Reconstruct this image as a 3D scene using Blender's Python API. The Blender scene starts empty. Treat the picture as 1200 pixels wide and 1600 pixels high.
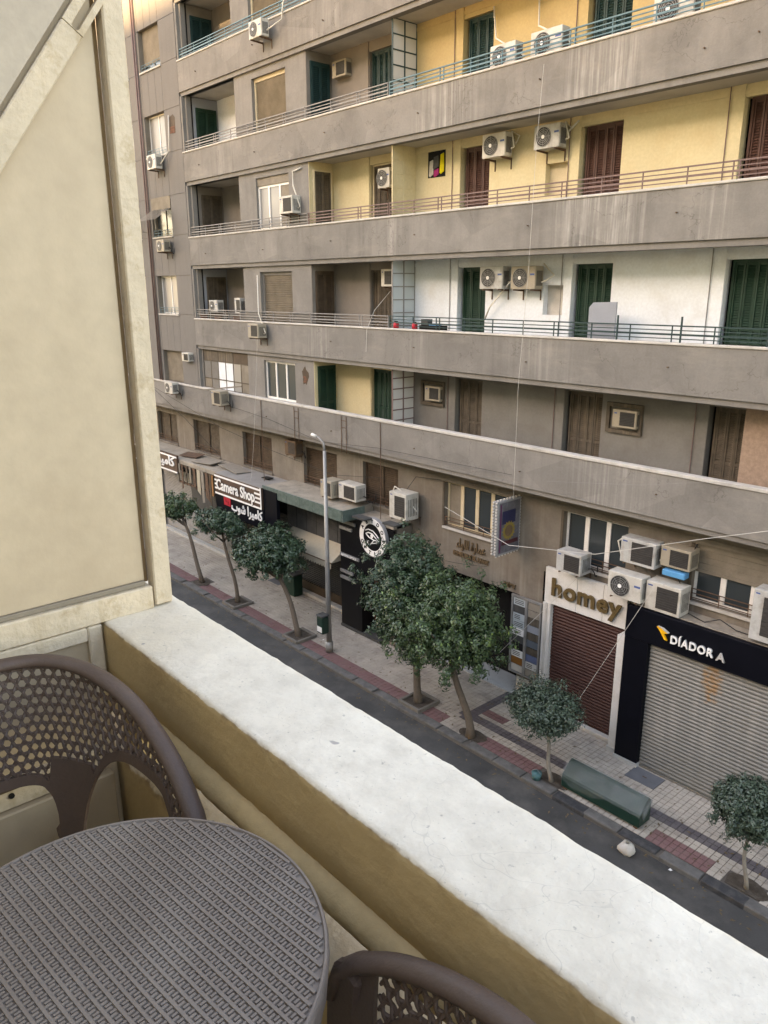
import bpy, math, random
import numpy as np
from mathutils import Vector, Matrix
random.seed(7); rng = np.random.default_rng(7)
C = bpy.context.scene.collection
S = bpy.context.scene

# ------------------------------------------------------------------ camera
# world axes: X runs along the street to the right, Y across it, Z up; the eye is the origin, the pavement lies 12.5 m below
F = 1205.0; PP = (600.0, 800.0)
RC = np.array([[0.66264411, 0.20614267, -0.72000555],
               [0.74892933, -0.1859388, 0.636028],
               [-0.00276446, -0.96069348, -0.27759754]])
cam = bpy.data.cameras.new('camera'); cam_o = bpy.data.objects.new('camera', cam); C.objects.link(cam_o)
M = Matrix(((RC[0][0], -RC[0][1], -RC[0][2], 0), (RC[1][0], -RC[1][1], -RC[1][2], 0), (RC[2][0], -RC[2][1], -RC[2][2], 0), (0, 0, 0, 1)))
cam_o.matrix_world = M
cam.sensor_fit = 'VERTICAL'; cam.sensor_height = 24.0; cam.lens = 24.0 * F / 1600.0
cam.clip_start = 0.05; cam.clip_end = 2000
S.camera = cam_o
# ------------------------------------------------------------------ sky, sun, exposure
SUN_EL = math.radians(20); SUN_AZ = math.radians(20)      # azimuth off the street's normal, sun stands behind our own building
sun_dir = Vector((-math.sin(SUN_AZ) * math.cos(SUN_EL), -math.cos(SUN_AZ) * math.cos(SUN_EL), math.sin(SUN_EL)))
w = bpy.data.worlds.new('World'); S.world = w; w.use_nodes = True
nt = w.node_tree; bgn = nt.nodes['Background']
sky = nt.nodes.new('ShaderNodeTexSky'); sky.sky_type = 'NISHITA'; sky.sun_disc = False
sky.sun_elevation = SUN_EL; sky.sun_rotation = math.atan2(sun_dir.x, sun_dir.y)
sky.air_density = 0.8; sky.dust_density = 0.8; sky.ozone_density = 0.0
nt.links.new(sky.outputs[0], bgn.inputs[0]); bgn.inputs[1].default_value = 0.15
sl = bpy.data.lights.new('sun', 'SUN'); sl.energy = 4.0; sl.angle = math.radians(0.5); sl.color = (1.0, 0.78, 0.5)
so = bpy.data.objects.new('sun', sl); C.objects.link(so)
so.rotation_euler = sun_dir.to_track_quat('Z', 'Y').to_euler(); so.location = (0, -20, 40)
vs = S.view_settings; vs.view_transform = 'Standard'; vs.look = 'None'; vs.gamma = 1.0; vs.use_curve_mapping = False
vs.exposure = 3.1; vs.use_white_balance = True; vs.white_balance_temperature = 9300; vs.white_balance_tint = 17
S.cycles.max_bounces = 8; S.cycles.diffuse_bounces = 5
# ------------------------------------------------------------------ pixel helpers (a pixel gives a direction, the plane gives the distance)
def ray(px, py): return RC @ np.array([px - PP[0], py - PP[1], F])
def onY(px, py, Y):
    d = ray(px, py); d = d * Y / d[1]; return float(d[0]), float(d[2])
def onZ(px, py, Z):
    d = ray(px, py); d = d * Z / d[2]; return float(d[0]), float(d[1])
GZ = -12.5
# ------------------------------------------------------------------ materials
MATS = {}
def mat(name, col, rough=.8, var=.12, scale=2.5, grime=None, gamt=.5, gscale=.8, glo=.48, ghi=.68, streak=None, samt=.4, sx=4.0, slo=.5, shi=.7,
        bump=.15, bscale=70, metal=0, spec=.3, fine=.06, extra=None):
    if name in MATS: return MATS[name]
    m = bpy.data.materials.new(name); m.use_nodes = True; t = m.node_tree; N = t.nodes; L = t.links
    b = N['Principled BSDF']; b.inputs['Roughness'].default_value = rough; b.inputs['Metallic'].default_value = metal
    b.inputs['Specular IOR Level'].default_value = spec
    geo = N.new('ShaderNodeNewGeometry'); pos = geo.outputs['Position']
    def noise(sc, det=5, vec=pos, rg=.55):
        n = N.new('ShaderNodeTexNoise'); n.inputs['Scale'].default_value = sc; n.inputs['Detail'].default_value = det
        n.inputs['Roughness'].default_value = rg; L.new(vec, n.inputs['Vector']); return n.outputs['Fac']
    def rangef(s, a, bb, c, d):
        n = N.new('ShaderNodeMapRange'); n.inputs[1].default_value = a; n.inputs[2].default_value = bb; n.inputs[3].default_value = c; n.inputs[4].default_value = d
        L.new(s, n.inputs[0]); return n.outputs[0]
    def mix(fac, a, bcol, mode='MIX'):
        n = N.new('ShaderNodeMix'); n.data_type = 'RGBA'; n.blend_type = mode
        if isinstance(fac, float): n.inputs[0].default_value = fac
        else: L.new(fac, n.inputs[0])
        for i, v in ((6, a), (7, bcol)):
            if isinstance(v, tuple): n.inputs[i].default_value = (*v, 1)
            else: L.new(v, n.inputs[i])
        return n.outputs[2]
    def mul(a, bb):
        n = N.new('ShaderNodeMath'); n.operation = 'MULTIPLY'
        for i, v in ((0, a), (1, bb)):
            if isinstance(v, (int, float)): n.inputs[i].default_value = v
            else: L.new(v, n.inputs[i])
        return n.outputs[0]
    def sxyz():
        n = N.new('ShaderNodeSeparateXYZ'); L.new(pos, n.inputs[0]); return n.outputs
    def stretch(v):
        n = N.new('ShaderNodeMapping'); n.inputs['Scale'].default_value = v; L.new(pos, n.inputs['Vector']); return n.outputs[0]
    c = mix(1.0, tuple(col), (1, 1, 1), 'MULTIPLY')
    hv = N.new('ShaderNodeHueSaturation'); L.new(c, hv.inputs['Color']); L.new(rangef(noise(scale), .25, .75, 1 - var, 1 + var), hv.inputs['Value']); c = hv.outputs[0]
    if fine:
        h2 = N.new('ShaderNodeHueSaturation'); L.new(c, h2.inputs['Color']); L.new(rangef(noise(bscale * .6, 3), .3, .7, 1 - fine, 1 + fine), h2.inputs['Value']); c = h2.outputs[0]
    if grime: c = mix(rangef(noise(gscale, 8, rg=.65), glo, ghi, 0, gamt), c, tuple(grime))
    if streak: c = mix(mul(rangef(noise(1.0, 4, stretch((sx, sx, .22))), slo, shi, 0, samt), rangef(noise(.45, 2), .42, .6, .15, 1)), c, tuple(streak))
    rsock = None
    if extra:
        r = extra(dict(N=N, L=L, pos=pos, noise=noise, rangef=rangef, mix=mix, mul=mul, sxyz=sxyz, stretch=stretch, b=b, geo=geo), c); c = r
    L.new(c, b.inputs['Base Color'])
    if bump:
        bn = N.new('ShaderNodeBump'); bn.inputs['Strength'].default_value = bump; bn.inputs['Distance'].default_value = .02
        L.new(noise(bscale, 6), bn.inputs['Height']); L.new(bn.outputs[0], b.inputs['Normal'])
    MATS[name] = m; return m

def drips(zones):
    """white lime runs at given stretches of X (real deposits on the parapet faces)"""
    def f(q, c):
        x, y, z = q['sxyz']()
        N, L = q['N'], q['L']
        st = q['mul'](q['rangef'](q['noise'](1.0, 5, q['stretch']((7, 7, .18)), .75), .45, .64, 0, 1), q['rangef'](q['noise'](1.6, 4), .35, .6, .35, 1))
        tot = None
        for cx, hw, amt in zones:
            d = N.new('ShaderNodeMath'); d.operation = 'SUBTRACT'; L.new(x, d.inputs[0]); d.inputs[1].default_value = cx
            a = N.new('ShaderNodeMath'); a.operation = 'ABSOLUTE'; L.new(d.outputs[0], a.inputs[0])
            k = q['rangef'](a.outputs[0], hw * .4, hw, amt, 0)
            if tot is None: tot = k
            else:
                n = N.new('ShaderNodeMath'); n.operation = 'MAXIMUM'; L.new(tot, n.inputs[0]); L.new(k, n.inputs[1]); tot = n.outputs[0]
        c = q['mix'](q['mul'](st, tot), c, (.46, .44, .4))
        # repaired and washed-out patches, hairline cracks
        vo = N.new('ShaderNodeTexVoronoi'); vo.inputs['Scale'].default_value = .55; L.new(q['stretch']((1, 1, 1.6)), vo.inputs['Vector'])
        hs = N.new('ShaderNodeHueSaturation'); sp = N.new('ShaderNodeSeparateColor'); L.new(vo.outputs['Color'], sp.inputs[0]); L.new(q['rangef'](sp.outputs[0], 0, 1, .9, 1.1), hs.inputs['Value']); L.new(c, hs.inputs['Color']); c = hs.outputs[0]
        c = q['mix'](q['mul'](q['rangef'](q['noise'](1.0, 7, q['stretch']((.5, .5, 2.2)), .7), .55, .72, 0, .5), .8), c, (.29, .265, .225))
        vc = N.new('ShaderNodeTexVoronoi'); vc.feature = 'DISTANCE_TO_EDGE'; vc.inputs['Scale'].default_value = .8
        nn = N.new('ShaderNodeTexNoise'); nn.inputs['Scale'].default_value = 3; nn.inputs['Detail'].default_value = 6; L.new(q['pos'], nn.inputs['Vector'])
        ad = N.new('ShaderNodeVectorMath'); ad.operation = 'ADD'; L.new(q['pos'], ad.inputs[0]); L.new(nn.outputs['Color'], ad.inputs[1]); L.new(ad.outputs[0], vc.inputs['Vector'])
        return q['mix'](q['mul'](q['rangef'](vc.outputs[0], 0, .012, .5, 0), q['rangef'](q['noise'](.6, 2), .5, .56, 0, 1)), c, (.07, .062, .055))
    return f

ST = (.198, .186, .169)     # street facade render
band_m = {}
band_zones = {5: [(-22, 1.2, .4)], 4: [(-16.6, 1.5, .6), (-11.6, 1.2, .75), (-7.2, .6, .6), (-28.5, 1, .3)], 3: [(-11.4, 1.6, .75), (-18.9, .3, .7), (-8.6, .6, .5)],
              2: [(-17.6, .8, .3), (-22.9, .9, .45), (-13, 1.4, .3)], 1: [(-10.5, 1.6, .35)], 6: [(-20, 1, .3)]}
for k, z in band_zones.items():
    band_m[k] = mat('render_band_%d' % k, ST, .9, .13, 1.1, grime=(.115, .108, .099), gamt=.5, gscale=.7, streak=(.125, .116, .106), samt=.45, bump=.25, bscale=30, extra=drips(z))
m_stucco = mat('stucco_facade', ST, .9, .12, 1.0, grime=(.115, .107, .097), gamt=.4, streak=(.125, .114, .103), samt=.5, bump=.25, bscale=30)
m_wing = mat('stucco_wing', (.162, .152, .14), .9, .1, .8, grime=(.118, .109, .1), gamt=.4, streak=(.12, .11, .1), samt=.5, bump=.2, bscale=30)
m_mezz = mat('stucco_mezzanine', (.175, .152, .124), .9, .22, 1.2, grime=(.13, .1, .075), gamt=.6, streak=(.33, .29, .235), samt=.35, sx=6, bump=.3, bscale=25)
m_coping = mat('coping_stone', (.48, .455, .415), .8, .12, 3, grime=(.3, .27, .23), gamt=.5, gscale=2, bump=.15)
m_soffit = mat('soffit_paint', (.5, .47, .42), .9, .1, .7, grime=(.3, .27, .23), gamt=.4)
m_yellow3 = mat('yellow_paint', (.56, .48, .3), .85, .06, .9, grime=(.5, .37, .2), gamt=.35, gscale=1.2, bump=.1, bscale=25)
m_yellow4 = mat('shaded_yellow_paint', (.44, .335, .17), .85, .08, .9, grime=(.36, .25, .13), gamt=.4, gscale=1.0, bump=.1, bscale=25)  # the same yellow with the upper storeys' shade mixed into its colour
m_white2 = mat('white_paint', (.65, .69, .72), .85, .05, .9, grime=(.5, .49, .45), gamt=.4, gscale=1.2, bump=.1, bscale=25)
m_grey1 = mat('grey_render', (.165, .157, .142), .9, .16, 1.2, grime=(.135, .12, .1), gamt=.5, bump=.2, bscale=25)
m_loggia = mat('loggia_shade_paint', (.2, .178, .155), .9, .12, 1.2, grime=(.13, .112, .095), gamt=.4)  # darkened so the colour itself carries the shade of the recesses
m_bluegrey = mat('blue_grey_paint', (.26, .275, .3), .9, .08, 1.2)  # blue-grey, darkened to hold loggia shade in its colour
m_brownstone = mat('brown_stone', (.3, .21, .155), .8, .2, 9, grime=(.2, .14, .11), gamt=.5, gscale=6)
m_dgreen = mat('green_shutter_paint', (.008, .034, .021), .55, .2, 4, bump=.05)
m_teal = mat('teal_shutter_paint', (.011, .038, .039), .55, .2, 4, bump=.05)
m_brown = mat('brown_shutter_paint', (.068, .03, .022), .6, .2, 4, bump=.05)
m_umber = mat('weathered_shutter_wood', (.085, .068, .05), .75, .3, 5, streak=(.22, .17, .12), samt=.6, sx=14, bump=.2)
m_darkwood = mat('dark_shutter_wood', (.07, .047, .03), .75, .3, 4, grime=(.1, .075, .05), gamt=.5, gscale=3, bump=.2)
m_blind = mat('wooden_roller_blind', (.21, .18, .14), .8, .2, 2, grime=(.13, .11, .085), gamt=.5, gscale=3, bump=.1)
m_creamwood = mat('cream_joinery', (.55, .46, .31), .7, .12, 3)
m_whiteframe = mat('white_window_frame', (.74, .72, .68), .5, .08, 4, grime=(.45, .42, .37), gamt=.4, gscale=4)
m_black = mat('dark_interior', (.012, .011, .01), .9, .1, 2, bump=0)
m_rail_teal = mat('teal_iron', (.09, .17, .2), .55, .15, 5, bump=.1)
m_rail_grey = mat('grey_iron', (.22, .21, .2), .6, .15, 5, bump=.1)
m_rail_brown = mat('brown_iron', (.17, .11, .1), .6, .15, 5, bump=.1)
m_rail_green = mat('dark_green_iron', (.02, .045, .045), .55, .15, 5, bump=.1)
m_ac = mat('ac_white_casing', (.5, .48, .43), .5, .1, 4, grime=(.3, .265, .21), gamt=.6, gscale=3.5, streak=(.45, .38, .28), samt=.4, sx=16, bump=.03)
m_ac_old = mat('ac_aged_casing', (.33, .29, .225), .6, .12, 4, grime=(.25, .2, .14), gamt=.6, gscale=4, bump=.05)
m_ac_brown = mat('ac_brown_casing', (.12, .075, .045), .7, .2, 4)
m_acgrille = mat('ac_grille', (.045, .042, .04), .6, .2, 8, bump=.1)
m_pipe = mat('pale_hose', (.6, .57, .5), .6, .1, 5)
m_rust = mat('rusty_iron', (.12, .07, .045), .85, .3, 8, grime=(.05, .035, .028), gamt=.6, gscale=5, bump=.3)
m_cable = mat('black_cable', (.03, .028, .026), .7, .1, 5, bump=0)
m_cable_l = mat('pale_cable', (.5, .48, .44), .7, .1, 5, bump=0)
m_brick = mat('exposed_brick', (.15, .07, .045), .9, .3, 12, bump=.4)
m_blue = mat('blue_plastic', (.07, .28, .5), .4, .1, 4, bump=0)
m_steel = mat('galvanised_steel', (.3, .3, .29), .5, .12, 3, metal=.4, grime=(.18, .16, .14), gamt=.5, gscale=2, bump=.05)

def glass_mat(name, col, rough=.08):
    m = bpy.data.materials.new(name); m.use_nodes = True; b = m.node_tree.nodes['Principled BSDF']
    N, L = m.node_tree.nodes, m.node_tree.links
    geo = N.new('ShaderNodeNewGeometry'); n = N.new('ShaderNodeTexNoise'); n.inputs['Scale'].default_value = 1.4; n.inputs['Detail'].default_value = 4
    L.new(geo.outputs['Position'], n.inputs['Vector'])
    r = N.new('ShaderNodeMapRange'); r.inputs[3].default_value = rough; r.inputs[4].default_value = rough + .25; L.new(n.outputs[0], r.inputs[0]); L.new(r.outputs[0], b.inputs['Roughness'])
    b.inputs['Base Color'].default_value = (*col, 1); b.inputs['Specular IOR Level'].default_value = .6
    MATS[name] = m; return m
m_glass = glass_mat('dusty_window_glass', (.035, .045, .05))
m_glass_curtain = glass_mat('curtained_glass', (.2, .2, .195), .3)
m_frost = glass_mat('frosted_glass', (.42, .47, .48), .35)
m_frost2 = glass_mat('pale_frosted_glass', (.5, .49, .46), .4)
# ------------------------------------------------------------------ mesh helpers
ORG = {}
class MB:
    def __init__(s): s.v = []; s.f = []
    def box(s, x0, x1, y0, y1, z0, z1):
        b = len(s.v)
        s.v += [(x0, y0, z0), (x1, y0, z0), (x1, y1, z0), (x0, y1, z0), (x0, y0, z1), (x1, y0, z1), (x1, y1, z1), (x0, y1, z1)]
        s.f += [(b, b+3, b+2, b+1), (b+4, b+5, b+6, b+7), (b, b+1, b+5, b+4), (b+1, b+2, b+6, b+5), (b+2, b+3, b+7, b+6), (b+3, b, b+4, b+7)]
        return s
    def quad(s, *p):
        b = len(s.v); s.v += [tuple(q) for q in p]; s.f.append(tuple(range(b, b + len(p)))); return s
    def tube(s, pts, r, n=6, cap=True):
        pts = [Vector(p) for p in pts]; rs = r if isinstance(r, (list, tuple)) else [r] * len(pts)
        b = len(s.v); up = Vector((0, 0, 1)); prev = None
        for i, p in enumerate(pts):
            d = (pts[min(i+1, len(pts)-1)] - pts[max(i-1, 0)])
            if d.length < 1e-9: d = Vector((0, 0, 1))
            d.normalize()
            if prev is None:
                a = d.cross(up) if abs(d.z) < .95 else d.cross(Vector((1, 0, 0)))
            else: a = prev - d * prev.dot(d)
            a.normalize(); prev = a; c = d.cross(a)
            for k in range(n):
                t = 2 * math.pi * k / n; s.v.append(tuple(p + (a * math.cos(t) + c * math.sin(t)) * rs[i]))
        for i in range(len(pts) - 1):
            for k in range(n):
                k2 = (k + 1) % n; s.f.append((b+i*n+k, b+i*n+k2, b+(i+1)*n+k2, b+(i+1)*n+k))
        if cap:
            s.f.append(tuple(b + k for k in range(n))[::-1]); s.f.append(tuple(b + (len(pts)-1)*n + k for k in range(n)))
        return s
    def prism_y(s, poly, y0, y1):          # polygon in XZ pulled through Y
        b = len(s.v); n = len(poly)
        s.v += [(x, y0, z) for x, z in poly] + [(x, y1, z) for x, z in poly]
        s.f.append(tuple(range(b, b+n))); s.f.append(tuple(range(b+n, b+2*n))[::-1])
        for k in range(n): s.f.append((b+k, b+n+k, b+n+(k+1) % n, b+(k+1) % n))
        return s
    def prism_x(s, poly, x0, x1):          # polygon in YZ pulled through X
        b = len(s.v); n = len(poly)
        s.v += [(x0, y, z) for y, z in poly] + [(x1, y, z) for y, z in poly]
        s.f.append(tuple(range(b, b+n))); s.f.append(tuple(range(b+n, b+2*n))[::-1])
        for k in range(n): s.f.append((b+k, b+n+k, b+n+(k+1) % n, b+(k+1) % n))
        return s
    def disc_y(s, cx, y, cz, r, n=24, r0=0, y1=None):     # disc or ring facing -Y (with depth when y1 given)
        outer = [(cx + r*math.cos(2*math.pi*k/n), cz + r*math.sin(2*math.pi*k/n)) for k in range(n)]
        if not r0:
            return s.prism_y(outer, y, y1 if y1 is not None else y + .004)
        inner = [(cx + r0*math.cos(2*math.pi*k/n), cz + r0*math.sin(2*math.pi*k/n)) for k in range(n)]
        y1 = y1 if y1 is not None else y + .004; b = len(s.v)
        for ring in (outer, inner):
            for yy in (y, y1): s.v += [(a, yy, c) for a, c in ring]
        for k in range(n):
            k2 = (k+1) % n
            s.f += [(b+k, b+k2, b+2*n+k2, b+2*n+k), (b+n+k, b+3*n+k, b+3*n+k2, b+n+k2), (b+k, b+n+k, b+n+k2, b+k2), (b+2*n+k, b+2*n+k2, b+3*n+k2, b+3*n+k)]
        return s
    def build(s, name, m, parent=None, smooth=False, bevel=0, loc=None, seg=1):
        o0 = ORG.get(parent.name, Vector((0, 0, 0))) if parent is not None else Vector((0, 0, 0))
        if loc is not None: o0 = Vector((0, 0, 0))
        me = bpy.data.meshes.new(name); me.from_pydata([(x - o0.x, y - o0.y, z - o0.z) for x, y, z in s.v], [], s.f)
        me.materials.append(m); o = bpy.data.objects.new(name, me); C.objects.link(o)
        if smooth:
            for p in me.polygons: p.use_smooth = True
        if parent is not None: o.parent = parent; ORG[o.name] = ORG.get(parent.name, Vector((0, 0, 0)))
        if loc is not None: o.location = Vector(loc) - (ORG.get(parent.name, Vector((0, 0, 0))) if parent is not None else Vector((0, 0, 0)))
        if bevel:
            bv = o.modifiers.new('bevel', 'BEVEL'); bv.width = bevel; bv.segments = seg; bv.limit_method = 'ANGLE'
        return o
def clone(src, parent, loc, m=None, rot=None):
    """copy of one part (shared mesh) placed at a world point under a parent"""
    o = src.copy(); C.objects.link(o); o.parent = parent
    o.location = Vector(loc) - ORG.get(parent.name, Vector((0, 0, 0))) if parent is not None else Vector(loc)
    if rot: o.rotation_euler = rot
    if m is not None:
        o.material_slots[0].link = 'OBJECT'; o.material_slots[0].material = m
    if parent is not None: ORG[o.name] = ORG.get(parent.name, Vector((0, 0, 0)))
    return o
def thing(name, label, cat, loc=(0, 0, 0), group=None, rz=0):
    o = bpy.data.objects.new(name, None); C.objects.link(o); o.location = loc; o.rotation_euler.z = rz; o.empty_display_size = .1
    o['label'] = label; o['category'] = cat
    if group: o['group'] = group
    ORG[o.name] = Vector(loc); return o
def tag(o, label, cat, group=None):
    o['label'] = label; o['category'] = cat
    if group: o['group'] = group
    return o
def struct(o): o['kind'] = 'structure'; return o
def wall(mb, x0, x1, z0, z1, Y, holes=(), depth=.2):
    xs = sorted({x0, x1, *[h[0] for h in holes], *[h[1] for h in holes]}); zs = sorted({z0, z1, *[h[2] for h in holes], *[h[3] for h in holes]})
    xs = [x for x in xs if x0 <= x <= x1]; zs = [z for z in zs if z0 <= z <= z1]
    for i in range(len(xs)-1):
        for j in range(len(zs)-1):
            cx, cz = (xs[i]+xs[i+1])/2, (zs[j]+zs[j+1])/2
            if any(h[0] < cx < h[1] and h[2] < cz < h[3] for h in holes): continue
            mb.quad((xs[i], Y, zs[j]), (xs[i+1], Y, zs[j]), (xs[i+1], Y, zs[j+1]), (xs[i], Y, zs[j+1]))
    for a, b, c, d in holes:
        d2 = min(d, z1); c2 = max(c, z0); e = Y + depth
        mb.quad((a, Y, c2), (a, Y, d2), (a, e, d2), (a, e, c2)); mb.quad((b, Y, d2), (b, Y, c2), (b, e, c2), (b, e, d2))
        mb.quad((a, Y, d2), (b, Y, d2), (b, e, d2), (a, e, d2)); mb.quad((a, Y, c2), (a, e, c2), (b, e, c2), (b, Y, c2))
    return mb
def text_mesh(body, size, extrude=.02, offset=0, align='LEFT', spacing=1.0, xscale=1.0):
    cu = bpy.data.curves.new('lettering', 'FONT'); cu.body = body; cu.size = size; cu.extrude = extrude; cu.offset = offset
    cu.align_x = align; cu.space_character = spacing; cu.resolution_u = 4
    o = bpy.data.objects.new('lettering', cu); C.objects.link(o)
    dg = bpy.context.evaluated_depsgraph_get(); me = bpy.data.meshes.new_from_object(o.evaluated_get(dg))
    bpy.data.objects.remove(o); bpy.data.curves.remove(cu)
    for v in me.vertices: v.co = Vector((v.co.x * xscale, -v.co.z, v.co.y))   # stand it up, facing -Y
    return me
def lettering(name, body, size, loc, m, parent, extrude=.02, offset=0, width=None, align='LEFT', spacing=1.0):
    me = text_mesh(body, size, extrude, offset, align, spacing)
    if width:
        xs = [v.co.x for v in me.vertices]
        if xs:
            k = width / (max(xs) - min(xs)); x0 = min(xs)
            for v in me.vertices: v.co.x = (v.co.x - x0) * k
    me.materials.clear(); me.materials.append(m); o = bpy.data.objects.new(name, me); C.objects.link(o); o.parent = parent
    o.location = Vector(loc) - ORG.get(parent.name, Vector((0, 0, 0))); ORG[o.name] = ORG.get(parent.name, Vector((0, 0, 0)))
    return o
# ================================================================== the street: road, kerb, pavement
XL, XR = -62.0, 12.0
m_asphalt = mat('asphalt', (.068, .065, .061), .9, .3, .8, grime=(.13, .118, .104), gamt=.7, gscale=.9, bump=.4, bscale=60)
m_kerb = mat('kerb_stone', (.14, .133, .124), .9, .25, 4, grime=(.075, .07, .064), gamt=.6, gscale=3, bump=.3)
m_kerb_d = mat('kerb_stone_black_paint', (.05, .05, .052), .85, .25, 4, grime=(.11, .105, .097), gamt=.6, gscale=4, bump=.3)
m_tile = mat('beige_paving_tile', (.44, .39, .33), .85, .18, 1.3, grime=(.25, .215, .185), gamt=.75, gscale=1.4, bump=.15, bscale=90)
m_tile_d = mat('plum_grey_paving_tile', (.12, .105, .11), .85, .15, 2, grime=(.2, .18, .165), gamt=.4, gscale=2, bump=.15)
m_tile_r = mat('red_paving_tile', (.22, .12, .115), .85, .15, 2, grime=(.17, .13, .115), gamt=.5, gscale=2, bump=.15)
m_joint = mat('paving_joint', (.13, .115, .1), .95, .2, 3, bump=.1)
m_marble = mat('grey_marble', (.42, .43, .42), .45, .2, 3, grime=(.3, .3, .29), gamt=.6, gscale=3, bump=.05)
struct(MB().quad((-200, -8, GZ-.22), (150, -8, GZ-.22), (150, 60, GZ-.22), (-200, 60, GZ-.22)).build('ground', m_joint))
struct(MB().box(XL, XR, -1.2, 14.5, GZ-.3, GZ-.13).build('road', m_asphalt))
pave = struct(MB().box(XL, XR, 14.8, 19.0, GZ-.2, GZ-.02).build('pavement', m_joint)); ORG[pave.name] = Vector((0, 0, 0))
kerb = struct(MB().box(XL, XR, 14.5, 14.79, GZ-.215, GZ-.05).build('kerb', m_joint)); ORG[kerb.name] = Vector((0, 0, 0))
ks = MB().box(-.485, .485, 14.5, 14.80, GZ-.2, GZ+.002).build('kerb_stone', m_kerb, kerb, bevel=.02)
for i in range(46):
    x = 1.5 - i; o = ks if i == 0 else clone(ks, kerb, (0, 0, 0))
    o.location = (x, random.uniform(-.012, .012), random.uniform(-.012, .01)); o.rotation_euler.z = random.uniform(-.008, .008)
    if i % 2 and i < 12: o.material_slots[0].link = 'OBJECT'; o.material_slots[0].material = m_kerb_d
# paving tiles: the 300 that show largest are parts of their own, the rest one mesh per colour
T = .166
def tile_colour(x, y):
    if x > -14.2:
        if 15.55 < y < 16.0: return 1
        if -14.05 < x < -13.7 and y > 15.5: return 1
        if (14.82 < y < 15.25) and (-13.2 < x < -10.6 or -7.5 < x < -5.9 or x > -3.5): return 2
        if 16.1 < y < 16.5 and -13.7 < x < -13.0: return 2
        return 0
    return 2 if 14.8 < y < 15.22 else 0
cells = []
for i in range(int((2 + 46) / T)):
    for j in range(19):
        x = 2 - (i + .5) * T; y = 14.8 + (j + .5) * T
        cells.append((x, y))
tree_spots = [(-29.39, 15.17), (-26.24, 15.09), (-21.93, 15.13), (-15.5, 15.14), (-13.11, 14.95), (-10.3, 14.95), (-5.19, 14.98)]
def near_pit(x, y): return any(abs(x-a) < .4 and abs(y-b) < .4 for a, b in tree_spots)
cells = [c for c in cells if not near_pit(*c)]
def seen(c):
    p = RC.T @ np.array([c[0], c[1], GZ]); px = PP[0] + F*p[0]/p[2]; py = PP[1] + F*p[1]/p[2]
    if p[2] <= 0 or not (-20 < px < 1220 and py < 1610): return 1e9
    lim = 455 + (px + 509) * .597             # hidden behind our own parapet below this line
    return p[2] if py < lim + 12 else 1e9
order = sorted(range(len(cells)), key=lambda k: seen(cells[k]))
near = set(order[:300])
tile_mats = [m_tile, m_tile_d, m_tile_r]
tsrc = MB().box(-T/2+.007, T/2-.007, -T/2+.007, T/2-.007, -.03, 0).build('paving_tile', m_tile, pave, bevel=.004)
rest = [MB(), MB(), MB()]; first = True
for k, (x, y) in enumerate(cells):
    c = tile_colour(x, y); dz = random.uniform(-.004, .003)
    if k in near:
        o = tsrc if first else clone(tsrc, pave, (0, 0, 0)); first = False
        o.location = (x, y, GZ + dz); o.rotation_euler = (random.uniform(-.008, .008), random.uniform(-.008, .008), random.uniform(-.01, .01))
        if c: o.material_slots[0].link = 'OBJECT'; o.material_slots[0].material = tile_mats[c]
    else:
        h = T/2 - .008; rest[c].box(x-h, x+h, y-h, y+h, GZ-.03, GZ+dz)
for c in range(3):
    if rest[c].v:
        o = rest[c].build('paving_field', tile_mats[c], pave); o['kind'] = 'stuff'

# ================================================================== the building across the street
B = thing('apartment_building', 'long grey stuccoed apartment block with banded balconies across the street', 'building', (-15, 18, GZ))
D0, YP, YB, YM = 17.0, 17.15, 18.2, 17.9
TOP = {1: -4.24, 2: -1.20, 3: 2.18, 4: 5.53, 5: 8.93, 6: 12.28}
BOT = {k: v - 1.17 for k, v in TOP.items()}
XW = -31.87; XE = 6.0; XPART = -19.05
FLOOR = {k: BOT[k] + .3 for k in TOP}
CEIL = {k: BOT[k+1] - .12 for k in range(1, 6)}
HEAD = {1: -2.73, 2: .63, 3: 3.98, 4: 7.33, 5: 10.68}
wallc = {1: m_grey1, 2: m_white2, 3: m_yellow3, 4: m_yellow4, 5: m_yellow4}
for k in TOP:
    x0 = -46 if k == 1 else XW
    MB().box(x0, XE, D0, D0+.14, BOT[k], TOP[k]-.06).build('parapet', band_m[k], B)
    MB().box(x0, XE, D0-.035, D0+.19, TOP[k]-.06, TOP[k] + (.03 if k == 1 else 0)).build('coping', m_coping, B, bevel=.012)
    MB().box(x0, XE, D0+.06, D0+.3, BOT[k]-.15, BOT[k]-.002).build('edge_beam', m_stucco, B)
    MB().box(x0, XE, D0+.145, YB+.6, BOT[k]-.12, FLOOR[k]).build('floor_slab', m_soffit, B)
# rows of little iron pins left in the parapet faces
pin = MB().box(-.012, .012, -.06, 0, -.012, .012).build('pin', m_rust, B, loc=(-8, D0, BOT[4]+.5))
for k in (1, 2, 3, 4, 5):
    for x in np.arange(-30.5, 2, 4.25):
        if k in (1, 2) and x < -28: continue
        clone(pin, B, (x + random.uniform(-.15, .15), D0, BOT[k] + .52 + random.uniform(-.1, .1)))
# body behind everything and the roof
MB().box(-46, XE, YB+.55, YB+8, GZ, 15.2).build('core', m_black, B)
MB().box(-46, XE, D0+.5, YB+8, 15.2, 15.5).build('roof_slab', m_stucco, B)
MB().box(-46, XE, D0+.02, D0+.3, TOP[6]+.8, 15.6).build('roof_band', m_wing, B)

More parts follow.
